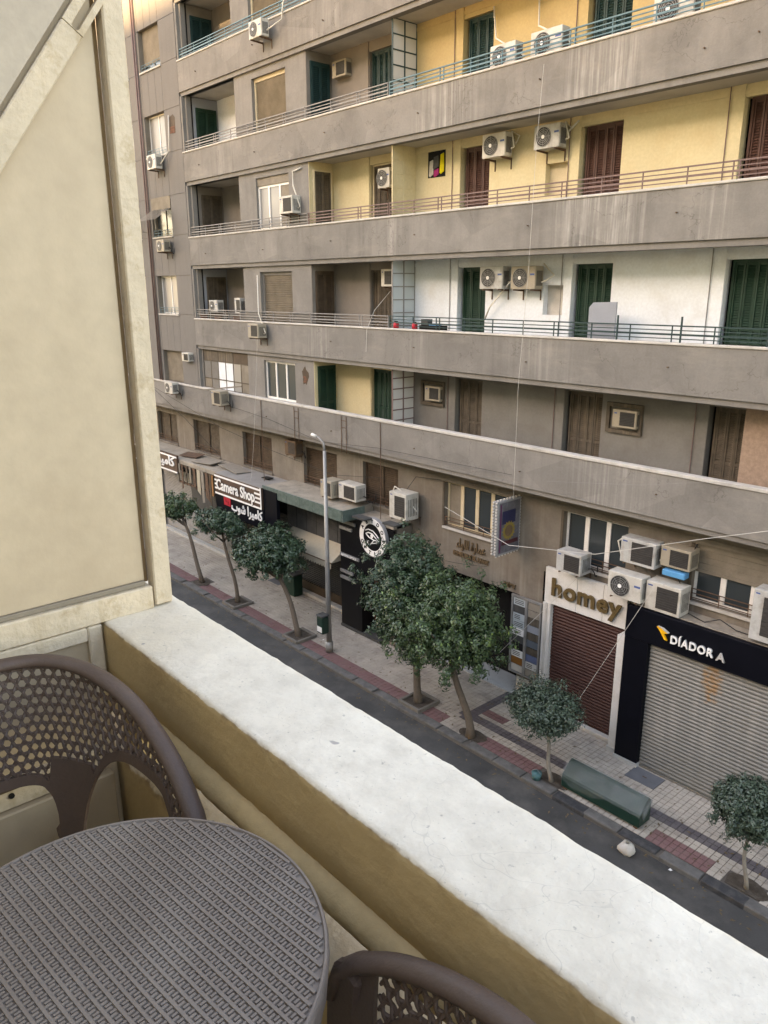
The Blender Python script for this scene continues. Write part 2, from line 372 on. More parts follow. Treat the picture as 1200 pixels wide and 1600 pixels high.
# ---- shared shutter leaves
def make_leaf(wd, h, n):
    mb = MB(); t = .035
    mb.box(-wd/2, -wd/2+.045, -.02, .02, 0, h).box(wd/2-.045, wd/2, -.02, .02, 0, h)
    for z0, z1 in ((0, .1), (h-.07, h), (h*.42, h*.42+.07)): mb.box(-wd/2+.045, wd/2-.045, -.017, .017, z0, z1)
    for i in range(n):
        z = .1 + (h-.17) * (i + .5) / n
        if h*.42-.02 < z < h*.42+.09: continue
        mb.quad((-wd/2+.045, -.014, z-.02), (wd/2-.045, -.014, z-.02), (wd/2-.045, .012, z+.016), (-wd/2+.045, .012, z+.016))
    mb.quad((-wd/2+.04, .018, 0), (wd/2-.04, .018, 0), (wd/2-.04, .018, h), (-wd/2+.04, .018, h))
    return mb
LEAF = {}
def leaf(wd, h, m, parent, loc, rz=0):
    key = (round(wd, 2), round(h, 2))
    if key not in LEAF:
        LEAF[key] = o = make_leaf(wd, h, max(6, int(h / .062))).build('shutter_leaf', m, parent, loc=loc); o.rotation_euler.z = rz; return o
    return clone(LEAF[key], parent, loc, m, (0, 0, rz))
def shutter_door(x0, x1, z0, z1, Y, m, n=4, side=False, fold=.05, frame=None):
    """louvred door set in a wall facing the street (or, side=True, in a return wall facing +X where x0, x1 run along Y)"""
    fm = frame or m; mb = MB(); t = .05
    if not side:
        mb.box(x0, x0+t, Y-.03, Y+.05, z0, z1).box(x1-t, x1, Y-.03, Y+.05, z0, z1).box(x0+t, x1-t, Y-.03, Y+.05, z1-t, z1)
        mb.quad((x0, Y+.06, z0), (x1, Y+.06, z0), (x1, Y+.06, z1), (x0, Y+.06, z1))
        p = mb.build('door', fm, B); wd = (x1-x0-2*t)/n
        for i in range(n): leaf(wd-.008, z1-z0-t, m, p, (x0+t+wd*(i+.5), Y, z0), (fold if i % 2 else -fold))
    else:
        X = Y
        mb.box(X-.05, X+.03, x0, x0+t, z0, z1).box(X-.05, X+.03, x1-t, x1, z0, z1).box(X-.05, X+.03, x0+t, x1-t, z1-t, z1)
        p = mb.build('door', fm, B); wd = (x1-x0-2*t)/n
        for i in range(n): leaf(wd-.008, z1-z0-t, m, p, (X, x0+t+wd*(i+.5), z0), math.pi/2)
    return p
DOORX = [(-17.1, -15.98), (-12.9, -11.68), (-8.7, -7.48), (-4.5, -3.28), (-.3, .92)]
doorm = {1: m_umber, 2: m_dgreen, 3: m_brown, 4: m_teal, 5: m_teal}
for k in (1, 2, 3, 4, 5):
    holes = [(a, b, FLOOR[k], HEAD[k]) for a, b in DOORX]
    niches = []
    if k in (2, 3):
        nx, nz = onY(*((868, 468) if k == 2 else (872, 278)), YB); niches = [(nx-.42, nx+.28, nz-.42, nz+.38)]
    mb = MB(); wall(mb, XPART, XE, FLOOR[k]-.05, CEIL[k]+.02, YB, holes, .24)
    if niches:
        mb = MB(); wall(mb, XPART, XE, FLOOR[k]-.05, CEIL[k]+.02, YB, holes + niches, .24)
    mb.build('back_wall', wallc[k], B)
    for a, b, c, d in niches: MB().quad((a, YB+.2, c), (b, YB+.2, c), (b, YB+.2, d), (a, YB+.2, d)).build('niche_back', m_coping if k == 2 else m_creamwood, B)
    for i, (a, b) in enumerate(DOORX): shutter_door(a+.1, b, FLOOR[k], HEAD[k], YB+.14, doorm[k], 4 if i != 0 else 3, fold=.05 + .05 * ((i*7+k) % 3))
    for a, b in DOORX:    # raised jamb strip and a thin conduit left of each door
        MB().box(a-.26, a-.004, YB-.03, YB-.002, FLOOR[k], CEIL[k]).build('jamb_strip', wallc[k], B)
        MB().tube([(a-.34, YB-.02, FLOOR[k]), (a-.34, YB-.02, CEIL[k])], .012, 5).build('conduit', m_rail_brown if k != 2 else m_rail_grey, B)
    MB().box(XPART, XE, YB-.02, YB-.002, CEIL[k]-.2, CEIL[k]-.1).build('cornice_strip', wallc[k], B)
bx0, bz0 = onY(1178, 690, YB)
MB().box(-7.70, -5.3, YB-.32, YB-.05, FLOOR[1], CEIL[1]).build('stone_pier', m_brownstone, B)

# ---- middle section: loggia, window, loggia
L1 = (-31.6, -27.85); WN = (-26.65, -24.5); L2 = (-23.3, XPART)
YL1 = 18.6
for k in (1, 2, 3, 4, 5):
    z0, z1 = TOP[k]-.02, BOT[k+1]-.15
    win = (WN[0], WN[1], TOP[k]+.02 if k == 1 else TOP[k]-.02, HEAD[k]+.02)
    mb = MB(); wall(mb, XW, L2[0], FLOOR[k], z1+.02, YP, [(L1[0], L1[1], FLOOR[k], z1), win], .22)
    mb.box(L2[0]-.12, L2[0]-.001, YP+.003, YB+.3, FLOOR[k], z1)
    mb.build('front_wall', m_stucco, B)
    MB().box(XW+.002, XW+.13, D0+.02, YP-.003, TOP[k]+.03, z1).build('reveal_frame', m_stucco, B)
    # window of the middle bay
    zc0, zc1 = win[2], win[3]
    if k in (2, 4, 5) :
        p = MB().box(WN[0], WN[0]+.08, YP+.12, YP+.2, zc0, zc1).box(WN[1]-.08, WN[1], YP+.12, YP+.2, zc0, zc1).box(WN[0]+.08, WN[1]-.08, YP+.12, YP+.2, zc1-.12, zc1).build('window', m_creamwood if k != 2 else m_stucco, B)
        mb = MB(); n = 26
        for i in range(n):
            a, b_ = zc0 + (zc1-.12-zc0)*i/n, zc0 + (zc1-.12-zc0)*(i+1)/n
            mb.quad((WN[0]+.08, YP+.185, a), (WN[1]-.08, YP+.185, a), (WN[1]-.08, YP+.145, b_-.012), (WN[0]+.08, YP+.145, b_-.012))
            mb.quad((WN[0]+.08, YP+.145, b_-.012), (WN[1]-.08, YP+.145, b_-.012), (WN[1]-.08, YP+.185, b_), (WN[0]+.08, YP+.185, b_))
        mb.build('roller_blind', m_blind, p)
    else:
        fm = m_whiteframe
        mb = MB(); t = .08; xs = [WN[0], WN[0]+(WN[1]-WN[0])/3, WN[0]+2*(WN[1]-WN[0])/3, WN[1]]
        zt = zc1 - (.0 if k == 1 else .28)
        mb.box(WN[0], WN[1], YP+.1, YP+.17, zc0, zc0+t).box(WN[0], WN[1], YP+.1, YP+.17, zt-t, zt)
        for x in xs: mb.box(max(WN[0], x-t/2), min(WN[1], x+t/2) if x > WN[0] else x+t, YP+.095, YP+.165, zc0+t, zt-t)
        p = mb.build('window', fm, B)
        for i in range(3):
            if k == 3 and i == 2: continue
            MB().box(xs[i]+t/2, xs[i+1]-t/2, YP+.13, YP+.14, zc0+t, zt-t).build('pane', m_glass if k == 1 else m_glass_curtain, p)
        if k == 3:
            MB().box(WN[0], WN[1], YP+.06, YP+.2, zt+.003, zc1).build('blind_box', m_blind, p)
            MB().box(xs[2], xs[3]-.1, YP+.12, YP+.135, zc0+t, zt-t).build('roller_blind', m_blind, p)
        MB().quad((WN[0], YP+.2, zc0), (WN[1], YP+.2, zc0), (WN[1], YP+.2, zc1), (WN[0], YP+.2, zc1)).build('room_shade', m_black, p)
    # loggia one: back wall, return wall with a door
    lm = {1: m_loggia, 2: m_bluegrey, 3: m_loggia, 4: m_bluegrey, 5: m_loggia}[k]
    MB().quad((XW-.3, YL1, FLOOR[k]), (L1[1]+.8, YL1, FLOOR[k]), (L1[1]+.8, YL1, z1+.1), (XW-.3, YL1, z1+.1)).build('loggia_wall', m_loggia if k != 4 else m_white2, B)
    mb = MB().box(L1[0]-.25, L1[0]-.003, YP+.003, YL1-.002, FLOOR[k], z1); mb.build('return_wall', lm, B)
    MB().box(L1[1]+.003, L1[1]+.25, YP+.225, YL1-.002, FLOOR[k], z1).build('return_wall', lm, B)
    if k > 1:
        dm = {2: m_umber, 3: m_umber, 4: m_dgreen, 5: m_teal}[k]
        shutter_door(17.55, 18.5, FLOOR[k], HEAD[k]-.1, L1[0]+.03, dm, 2, side=True)
        shutter_door(-29.6, -28.35, FLOOR[k], HEAD[k]-.05, YL1-.06, {2: m_creamwood, 3: m_umber, 4: m_umber, 5: m_teal}[k], 3)
    # loggia two
    wm = {1: m_yellow3, 2: m_loggia, 3: m_yellow3, 4: m_loggia, 5: m_loggia}[k]
    mb = MB(); wall(mb, L2[0]-.02, XPART, FLOOR[k], CEIL[k]+.02, YB, [(-21.25, -20.05, FLOOR[k], HEAD[k])], .2); mb.build('loggia_wall', wm, B)
    MB().box(L2[0]-.001, L2[0]+.02, YP+.003, YB-.003, FLOOR[k], CEIL[k]).build('return_wall', wm, B)
    shutter_door(17.3, 18.1, FLOOR[k], HEAD[k], L2[0]+.06, {1: m_dgreen, 2: m_darkwood, 3: m_umber, 4: m_teal, 5: m_teal}[k], 2, side=True, frame={3: m_creamwood}.get(k))
    shutter_door(-21.22, -20.08, FLOOR[k], HEAD[k], YB+.12, {1: m_dgreen, 2: m_umber, 3: m_umber, 4: m_teal, 5: m_teal}[k], 4, frame={3: m_creamwood}.get(k), fold=.12)
    MB().box(-21.7, -21.28, YB-.03, YB-.002, FLOOR[k], CEIL[k]).build('jamb_strip', wm, B)
    # glazed screen between the two flats, standing across the balcony
    pm = {1: m_rail_brown, 2: m_rail_grey, 3: m_yellow3, 4: m_rail_green, 5: m_rail_green}[k]
    zb, zt = TOP[k]-.35, CEIL[k]; y0, y1 = 17.2, YB-.004; nr = 6; mb = MB(); t = .022
    zs = [zb + (zt-zb)*i/nr for i in range(nr+1)]; ys = [y0, (y0+y1)/2, y1]
    for y in ys: mb.box(XPART-.02, XPART+.025, max(y0, y-t), min(y1, y+t), zb, zt)
    for z in zs: mb.box(XPART-.018, XPART+.022, y0+t, y1-t, z-t*.8, z+t*.8)
    p = mb.build('partition_screen', pm, B)
    for i in range(nr):
        for j in range(2):
            MB().box(XPART-.006, XPART+.006, ys[j]+t, ys[j+1]-t, zs[i]+.018, zs[i+1]-.018).build('pane', {1: m_frost2, 2: m_frost, 3: m_yellow3, 4: m_frost2, 5: m_frost2}[k], p)
# S1: glazed-in loggia with a patchwork of panes, boards and white sheets
z0, z1 = TOP[1]+.035, BOT[2]-.16
fr = MB(); rows = [z0, z0+.42, z0+1.2, z1]; cols = np.linspace(L1[0], L1[1], 7)
for z in rows: fr.box(L1[0], L1[1], YP+.02, YP+.07, z-.02 if z > z0 else z, z+.02)
for x in cols: fr.box(x-.018, x+.018, YP+.025, YP+.065, z0, rows[2])
for x in (cols[0], cols[2], cols[3], cols[4], cols[6]): fr.box(x-.018, x+.018, YP+.025, YP+.065, rows[2]+.02, z1)
p = fr.build('glazed_screen', m_umber, B)
fill = {(0, 0): m_blind, (0, 1): m_grey1, (0, 2): m_white2, (0, 3): m_white2, (0, 4): m_glass_curtain, (0, 5): m_blind,
        (1, 0): m_grey1, (1, 1): m_grey1, (1, 2): m_white2, (1, 3): m_white2, (1, 4): m_glass_curtain, (1, 5): m_blind}
for (r, c), m in fill.items(): MB().box(cols[c]+.02, cols[c+1]-.02, YP+.04, YP+.05, rows[r]+.021, rows[r+1]-.021).build('pane', m, p)
for a, b_, m in ((0, 2, m_umber), (2, 3, m_umber), (3, 4, m_umber), (4, 6, m_darkwood)): MB().box(cols[a]+.02, cols[b_]-.02, YP+.04, YP+.05, rows[2]+.021, z1-.02).build('board', m, p)
# broken hole in the pier of the first storey, bricks showing
hx, hz = onY(477, 588, YP)
poly = [(hx + .2*math.cos(t)*(1+.25*math.sin(3*t+1)), hz + .32*math.sin(t)*(1+.2*math.sin(5*t))) for t in np.linspace(0, 2*math.pi, 18)[:-1]]
MB().prism_y(poly, YP-.004, YP+.02).build('wall_breach', m_darkwood, B)  # dark plate stands in for the shadowed depth of the hole
for bi, (dx, dz) in enumerate(((-.02, -.2), (.05, -.11), (-.04, -.03))): MB().box(hx+dx-.09, hx+dx+.09, YP-.012, YP-.005, hz+dz-.035, hz+dz+.035).build('brick', m_brick, B)
# ---- railings
def railing(x0, x1, z, m, k, step=1.06):
    Y = D0 + .07
    p = MB().box(x0, x1, Y-.022, Y+.022, z+.355, z+.385).build('railing', m, B)
    for dz, h in ((.27, .011), (.175, .022), (.08, .011)): MB().box(x0, x1, Y-.01, Y+.01, z+dz-h, z+dz+h).build('rail', m, p)
    src = None; n = max(2, int((x1-x0)/step))
    for i in range(n+1):
        x = x0 + .01 + (x1-x0-.02)*i/n
        for dx in ((-.07, .07) if i % 4 == 2 else (0,)):
            if src is None: src = MB().box(-.011, .011, -.013, .013, 0, .355).build('post', m, p, loc=(x+dx, Y, z))
            else: clone(src, p, (x+dx, Y, z))
for k, ml, mr in ((2, m_rail_grey, m_rail_green), (3, m_rail_grey, m_rail_brown), (4, m_rail_grey, m_rail_teal), (5, m_rail_teal, m_rail_teal)):
    railing(XW+.12, L2[0], TOP[k], ml, k); railing(L2[0]+.03, XPART-.03, TOP[k], ml if k != 3 else mr, k); railing(XPART+.03, XE-.1, TOP[k], mr, k)
# ---- left wing: flush wall of large rendered panels with two columns of windows
xs = [-46, -44.2, -42.2, -40.2, -38.3, -36.45, -35.2, -33.3, XW-.004]
wz = {}
cut = [TOP[1]+.035]
for k in (1, 2, 3, 4, 5): wz[k] = (TOP[k]+.13 if k > 1 else TOP[1]+.04, HEAD[k]-.02)
for k in (1, 2, 3, 4, 5):
    if k > 1: cut.append(wz[k][0])
    cut.append(wz[k][1])
cut += [TOP[6]+.13, 14.3]; cut = sorted(cut)
wcols = [(-38.3, -36.45), (-35.2, -33.3), (-42.2, -40.2)]
MB().quad((-46, D0+.02, TOP[1]), (XW, D0+.02, TOP[1]), (XW, D0+.02, 14.4), (-46, D0+.02, 14.4)).build('wall_backing', m_rust, B) if False else None
g = .008
for i in range(len(xs)-1):
    for j in range(len(cut)-1):
        a, b_, c, d = xs[i], xs[i+1], cut[j], cut[j+1]
        if any(a >= q[0]-.01 and b_ <= q[1]+.01 for q in wcols) and any(abs(c-wz[k][0]) < .01 for k in wz): continue
        sub = [(a, b_)]
        if any(abs(a-q[0]) < .01 for q in wcols): w3 = (b_-a)/3; sub = [(a, a+w3), (a+w3, a+2*w3), (a+2*w3, b_)]
        for a2, b2 in sub:
            MB().box(a2+g, b2-g, D0, D0+.25, c+g, d-g).build('wall_panel', m_wing, B)
mb = MB(); wall(mb, -46, XW, TOP[1]+.03, 14.4, D0+.03, [(q[0]+.003, q[1]-.003, *wz[k]) for q in wcols for k in wz], .3); mb.build('wall_joint_bed', m_mezz, B)
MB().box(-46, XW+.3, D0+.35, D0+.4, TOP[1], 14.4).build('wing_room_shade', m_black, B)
for qi, (a, b_) in enumerate(wcols):
    for k in wz:
        c, d = wz[k]; Y = D0 + .22
        MB().box(a-.05, b_+.05, D0-.05, D0+.2, c-.06, c-.003).build('window_sill', m_coping, B) if k > 1 else None
        blind = (k == 5) or (k == 1) or (k == 3)
        fm = m_whiteframe if k in (2, 4) else m_umber; t = .06; mb = MB()
        for x in (a, (a+b_)/2-t/2, b_-t): mb.box(x, x+t, Y, Y+.05, c, d)
        mb.box(a+t, b_-t, Y+.003, Y+.047, d-t, d).box(a+t, b_-t, Y+.003, Y+.047, c, c+t); p = mb.build('window', fm, B)
        for x0, x1 in ((a+t, (a+b_)/2-t/2), ((a+b_)/2+t/2, b_-t)):
            MB().box(x0, x1, Y+.02, Y+.03, c+t, d-t).build('pane', m_glass_curtain if k in (2, 4) else m_glass, p)
        if blind:
            zb = c + (.28 if k == 5 else .02) if k != 3 else None
            mb = MB()
            if k != 3:
                n = 24
                for i in range(n):
                    s0, s1 = zb + (d-zb)*i/n, zb + (d-zb)*(i+1)/n
                    mb.quad((a+.02, Y-.03, s0), (b_-.02, Y-.03, s0), (b_-.02, Y-.045, s1-.006), (a+.02, Y-.045, s1-.006)); mb.quad((a+.02, Y-.045, s1-.006), (b_-.02, Y-.045, s1-.006), (b_-.02, Y-.03, s1), (a+.02, Y-.03, s1))
            else:      # blind pushed out like an awning
                n = 14; zt = d - .5
                for i in range(6):
                    s0, s1 = zt + (d-zt)*i/6, zt + (d-zt)*(i+1)/6
                    mb.quad((a+.02, D0-.01, s0), (b_-.02, D0-.01, s0), (b_-.02, D0-.02, s1), (a+.02, D0-.02, s1))
                for i in range(n):
                    f0, f1 = i/n, (i+1)/n
                    mb.quad((a+.02, D0-.02-.75*f1, zt-.5*f1), (b_-.02, D0-.02-.75*f1, zt-.5*f1), (b_-.02, D0-.02-.75*f0, zt-.5*f0-.012), (a+.02, D0-.02-.75*f0, zt-.5*f0-.012))
                for x in (a+.05, b_-.05): mb.box(x-.015, x+.015, D0-.79, D0-.76, zt-.95, zt-.48); mb.tube([(x, D0-.77, zt-.9), (x, D0, zt-1.0)], .01, 4)
            mb.build('roller_blind', m_blind, p)
        if k > 1:
            gmb = MB()
            for dz in (.05, .16, .27): gmb.box(a+.01, b_-.01, D0+.03, D0+.045, c+dz, c+dz+.016)
            for x in np.linspace(a+.05, b_-.05, 6): gmb.box(x-.007, x+.007, D0+.028, D0+.04, c, c+.27)
            gmb.build('guard_rail', m_rail_teal, p)
for x in (-35.62, -35.42): MB().tube([(x, D0-.05, TOP[1]+.04), (x, D0-.05, 14.3)], .035, 8).build('downpipe', m_rail_brown, B, smooth=True)
hx, hz = onY(269, 193, D0); MB().prism_y([(hx-.26, hz-.36), (hx+.24, hz-.4), (hx+.27, hz+.2), (hx+.1, hz+.34), (hx-.24, hz+.26)], D0-.004, D0+.1).build('wall_breach', m_darkwood, B)  # flat dark plate painted as the shaded inside of this breach
for bi in range(6): MB().box(hx-.22+.23*(bi % 2), hx-.01+.23*(bi % 2), D0-.012, D0-.005, hz-.36+.09*(bi//2), hz-.29+.09*(bi//2)).build('brick', m_brick, B)

# ---- mezzanine: recessed dirty wall with shuttered windows
mz = [(-46, -45), (-42.5, -40.2), (-38.3, -36.15), (-34.4, -31.9), (-29.85, -27.5), (-25.2, -23.0), (-21.45, -19.5), (-17.2, -14.6), (-12.45, -10.4), (-8.53, -6.3), (-4.3, -2.1)]
mzh, mzs = -6.10, -7.62
mb = MB(); wall(mb, -46, -18.75, -7.95, BOT[1]-.1, YM, [(a, b_, mzs, mzh) for a, b_ in mz[:7]], .25)
wall(mb, -18.75, -13.05, -9.12, BOT[1]-.1, YM, [(*mz[7], mzs, mzh)], .25)
wall(mb, -13.05, XE, -8.1, BOT[1]-.1, YM, [(a, b_, mzs, mzh) for a, b_ in mz[8:]], .25); mb.build('mezzanine_wall', m_mezz, B)
MB().box(-46, XE, YM-.03, YM-.002, -6.0, -5.93).build('string_course', m_mezz, B)
for i, (a, b_) in enumerate(mz):
    Y = YM + .15
    MB().box(a-.04, b_+.04, YM-.08, YM+.1, mzs-.07, mzs-.003).build('window_sill', m_coping if i > 6 else m_mezz, B)
    if i < 7:
        p = MB().box(a, a+.07, Y, Y+.06, mzs, mzh).box(b_-.07, b_, Y, Y+.06, mzs, mzh).box(a+.07, b_-.07, Y, Y+.06, mzh-.07, mzh).build('window', m_darkwood, B)
        mb = MB(); n = 20
        x0, x1 = (a+.07, b_-.07)
        for j in range(n):
            s0, s1 = mzs + (mzh-.07-mzs)*j/n, mzs + (mzh-.07-mzs)*(j+1)/n
            mb.quad((x0, Y+.05, s0), (x1, Y+.05, s0), (x1, Y+.03, s1-.01), (x0, Y+.03, s1-.01)); mb.quad((x0, Y+.03, s1-.01), (x1, Y+.03, s1-.01), (x1, Y+.05, s1), (x0, Y+.05, s1))
        mb.build('roller_blind', m_umber if i in (2, 3) else m_darkwood, p)
        MB().box((a+b_)/2-.03, (a+b_)/2+.03, Y-.01, Y+.028, mzs, mzh-.07).build('mullion', m_darkwood, p)
    else:
        n = 4 if i == 7 else 3; t = .07; xs2 = np.linspace(a, b_, n+1); mb = MB()
        mb.box(a, b_, Y, Y+.06, mzs, mzs+t).box(a, b_, Y, Y+.06, mzh-t, mzh)
        for x in xs2: mb.box(max(a, x-t), min(b_, x+t), Y-.005, Y+.055, mzs+t, mzh-t)
        p = mb.build('window', m_whiteframe if i > 7 else m_creamwood, B)
        for j in range(n):
            if i == 7 and j == 0:
                MB().box(xs2[j]+t, xs2[j+1]-t, Y+.03, Y+.04, mzs+t, mzh-t).build('pane', m_blind, p)
            else: MB().box(xs2[j]+t, xs2[j+1]-t, Y+.03, Y+.04, mzs+t, mzh-t).build('pane', m_glass, p)
        if i == 9:
            mb = MB()
            for j in range(9): mb.box(a+.02, b_-.02, Y-.05+.012*(j % 2), Y-.02+.012*(j % 2), mzh-.75+j*.083, mzh-.75+(j+1)*.083-.004)
            mb.build('roller_blind', m_blind, p)
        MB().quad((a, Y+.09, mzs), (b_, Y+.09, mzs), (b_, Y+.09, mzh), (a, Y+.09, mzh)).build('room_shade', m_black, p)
        MB().box(a-.09, a-.004, YM-.03, YM-.003, mzs, mzh).build('jamb_strip', m_umber, B)
    gm = MB()
    for dz in (.08, .2, .32): gm.box(a, b_, YM-.01, YM+.01, mzs+dz, mzs+dz+.02)
    for x in np.linspace(a+.03, b_-.03, 4): gm.box(x-.009, x+.009, YM-.012, YM+.004, mzs, mzs+.34)
    gm.build('guard_rail', m_rust, B)
# thin iron ladders and pipes on the lowest parapet
for px0, pyt, pyb in ((460, 637, 690), (534, 652, 703)):
    x, _ = onY(px0, pyt, D0); mb = MB()
    for dx in (0, .28): mb.tube([(x+dx, D0-.03, TOP[1]-.1), (x+dx, D0-.03, BOT[1]-.25)], .014, 5)
    for z in (TOP[1]-.25, TOP[1]-.5): mb.tube([(x, D0-.03, z), (x+.28, D0-.03, z)], .012, 5)
    mb.build('iron_bracket', m_rust, B)
for px0 in (410, 595):
    x, _ = onY(px0, 670, D0); MB().tube([(x, D0-.025, TOP[1]-.08), (x, D0-.025, BOT[1]), (x, D0-.025, BOT[1]-2.3)], .014, 5).build('conduit', m_rust, B)
# ================================================================== ground floor: shop fronts
m_navy = mat('navy_fascia', (.0035, .004, .007), .45, .2, 3, spec=.12, bump=.02)
m_blackgloss = mat('black_cladding', (.006, .006, .007), .4, .2, 3, spec=.2, bump=.02)
m_cream_sign = mat('white_cladding', (.62, .61, .58), .6, .06, 1.5, grime=(.42, .39, .33), gamt=.4, gscale=2, streak=(.45, .4, .32), samt=.4, sx=8, bump=.03)
def rust_patch(q, c):
    x, y, z = q['sxyz'](); N, L = q['N'], q['L']
    rx, rz = onY(1112, 1070, 17.3)
    def d(s, v, k):
        n = N.new('ShaderNodeMath'); n.operation = 'SUBTRACT'; L.new(s, n.inputs[0]); n.inputs[1].default_value = v
        m2 = N.new('ShaderNodeMath'); m2.operation = 'MULTIPLY'; L.new(n.outputs[0], m2.inputs[0]); m2.inputs[1].default_value = k
        p = N.new('ShaderNodeMath'); p.operation = 'POWER'; L.new(m2.outputs[0], p.inputs[0]); p.inputs[1].default_value = 2; return p.outputs[0]
    a = N.new('ShaderNodeMath'); L.new(d(x, rx, 3.2), a.inputs[0]); L.new(d(z, rz+.1, 1.5), a.inputs[1])
    s = N.new('ShaderNodeMath'); L.new(a.outputs[0], s.inputs[0]); L.new(q['rangef'](q['noise'](7, 5), .3, .7, -.5, .9), s.inputs[1])
    return q['mix'](q['rangef'](s.outputs[0], .2, 1.0, .75, 0), c, (.26, .14, .05))
m_shut_grey = mat('grey_roller_shutter', (.2, .198, .182), .55, .12, 1.5, grime=(.13, .122, .105), gamt=.5, gscale=1.5, streak=(.38, .36, .32), samt=.3, sx=3, metal=.2, bump=.05, extra=rust_patch)
m_shut_brown = mat('maroon_roller_shutter', (.055, .021, .016), .5, .15, 2, grime=(.06, .03, .024), gamt=.4, gscale=2, bump=.05)
m_shut_dark = mat('black_roller_shutter', (.03, .028, .027), .6, .2, 2, bump=.05)
m_shut_pale = mat('pale_roller_shutter', (.26, .25, .235), .6, .12, 2, grime=(.16, .145, .13), gamt=.4, bump=.05)
m_ledge = mat('dusty_concrete_ledge', (.3, .265, .215), .95, .2, 2, grime=(.16, .135, .11), gamt=.6, gscale=2.5, bump=.4, bscale=30)
m_green_marble = mat('green_marble', (.085, .12, .105), .35, .3, 5, grime=(.17, .19, .17), gamt=.6, gscale=6, bump=.03)
m_fascia_grey = mat('charcoal_fascia', (.06, .06, .057), .7, .25, 3, streak=(.11, .105, .095), samt=.5, sx=7, bump=.1)
m_canvas = mat('cream_canvas', (.42, .37, .28), .9, .15, 3, grime=(.25, .21, .155), gamt=.5, gscale=3, bump=.1)
m_signbrown = mat('sign_brown', (.085, .05, .035), .5, .1, 3, bump=.02)
m_signwhite = mat('sign_white', (.78, .77, .74), .5, .05, 3, bump=0)
m_signred = mat('sign_red', (.42, .015, .03), .5, .05, 3, bump=0)
m_gold = mat('bronze_letter_face', (.16, .11, .05), .4, .2, 6, metal=.35, bump=.05)
m_gold2 = mat('old_brass_letter', (.13, .085, .045), .6, .2, 8, bump=.1)
m_orange = mat('sign_orange', (.85, .42, .02), .5, .05, 3, bump=0)
m_lettergrey = mat('letter_grey', (.42, .41, .39), .6, .1, 6, bump=0)
m_mahog = mat('mahogany_boards', (.16, .065, .035), .5, .25, 4, streak=(.09, .035, .02), samt=.6, sx=14, bump=.1)
m_boxside = mat('sign_side_grey', (.25, .25, .25), .6, .1, 3)
def roller(x0, x1, z0, z1, Y, m, pitch=.085, parent=None):
    mb = MB(); n = int((z1-z0)/pitch)
    prof = [(0, .012), (.12, -.012), (.35, -.026), (.65, -.024), (.88, -.006), (1, .012)]
    for i in range(n):
        a = z0 + (z1-z0)*i/n; h = (z1-z0)/n
        for (f0, y0), (f1, y1) in zip(prof, prof[1:]):
            mb.quad((x0, Y+y0, a+h*f0), (x1, Y+y0, a+h*f0), (x1, Y+y1, a+h*f1), (x0, Y+y1, a+h*f1))
    mb.box(x0, x1, Y-.03, Y+.01, z0-.06, z0-.001)
    return mb.build('roller_shutter', m, parent or B)
# black backing behind the shops, standing in for their unlit interiors
MB().box(-46, -18.8, 18.45, 18.7, GZ, -7.9).build('shop_wall', m_black, B); MB().box(-13.0, XE, 18.45, 18.7, GZ, -7.9).build('shop_wall', m_black, B)
Lx = lambda px, py, Y: onY(px, py, Y)[0]
Lz = lambda px, py, Y: onY(px, py, Y)[1]
# projecting ledge over the left-hand shops
MB().box(-46, -26.02, 16.42, YM-.002, -7.93, -7.72).build('shop_ledge', m_ledge, B, bevel=.02)
MB().box(-25.95, -20.85, 16.42, YM-.002, -7.93, -7.62).build('shop_ledge', m_ledge, B, bevel=.02)
MB().box(-20.8, -18.8, 17.05, YM-.002, -8.0, -7.86).build('shop_ledge', m_ledge, B, bevel=.02)
# green marble slabs facing the canopy
xs = np.linspace(-25.98, -20.82, 7)
for a, b_ in zip(xs, xs[1:]): MB().box(a+.005, b_-.005, 16.36, 16.415, -8.02, -7.6).build('marble_slab', m_green_marble, B, bevel=.006)
MB().box(-20.815, -20.76, 16.37, 17.4, -8.02, -7.6).build('marble_slab', m_green_marble, B)
# broken boards lying on the ledge
def debris(px, py, w_, d_, rx, ry, rz, m, label):
    x, y = onZ(px, py, -7.66); o = MB().box(-w_/2, w_/2, -d_/2, d_/2, -.015, .015).build('loose_board', m, loc=(x, y, -7.62)); o.rotation_euler = (rx, ry, rz)
    tag(o, label, 'board', 'boards on the shop ledge')
m_board = mat('weathered_board', (.25, .22, .18), .9, .2, 4, grime=(.14, .12, .1), gamt=.5, gscale=4, bump=.2)
debris(325, 722, 1.5, .8, .06, -.05, .1, m_board, 'bent grey sheet lying on the ledge left of the striped sign')
debris(366, 733, 1.9, .7, -.04, .03, -.12, m_board, 'large pale sheet lying on the ledge above the striped sign')
debris(300, 712, 1.1, .6, .1, .02, .3, m_rust, 'rusty plate on the ledge above the torn fascia')
debris(418, 748, .45, .3, 0, 0, .1, m_black, 'small black tray on the ledge beside the green canopy')
# left end shops: shutters and piers
roller(-45.5, -38.6, GZ+.2, -9.2, 18.0, m_shut_dark); roller(-38.3, -31.6, GZ+.2, -9.0, 17.95, m_shut_pale)
MB().box(-38.6, -38.3, 17.8, 18.2, GZ, -7.95).build('pier', m_grey1, B); MB().box(-31.6, -31.1, 17.75, 18.2, GZ, -7.95).build('pier', m_grey1, B)
MB().box(-38.3, -31.6, 17.7, 18.05, GZ-.01, GZ+.13).build('step', m_marble, B)
roller(-31.05, -26.4, GZ+.2, -9.4, 18.1, m_shut_dark)
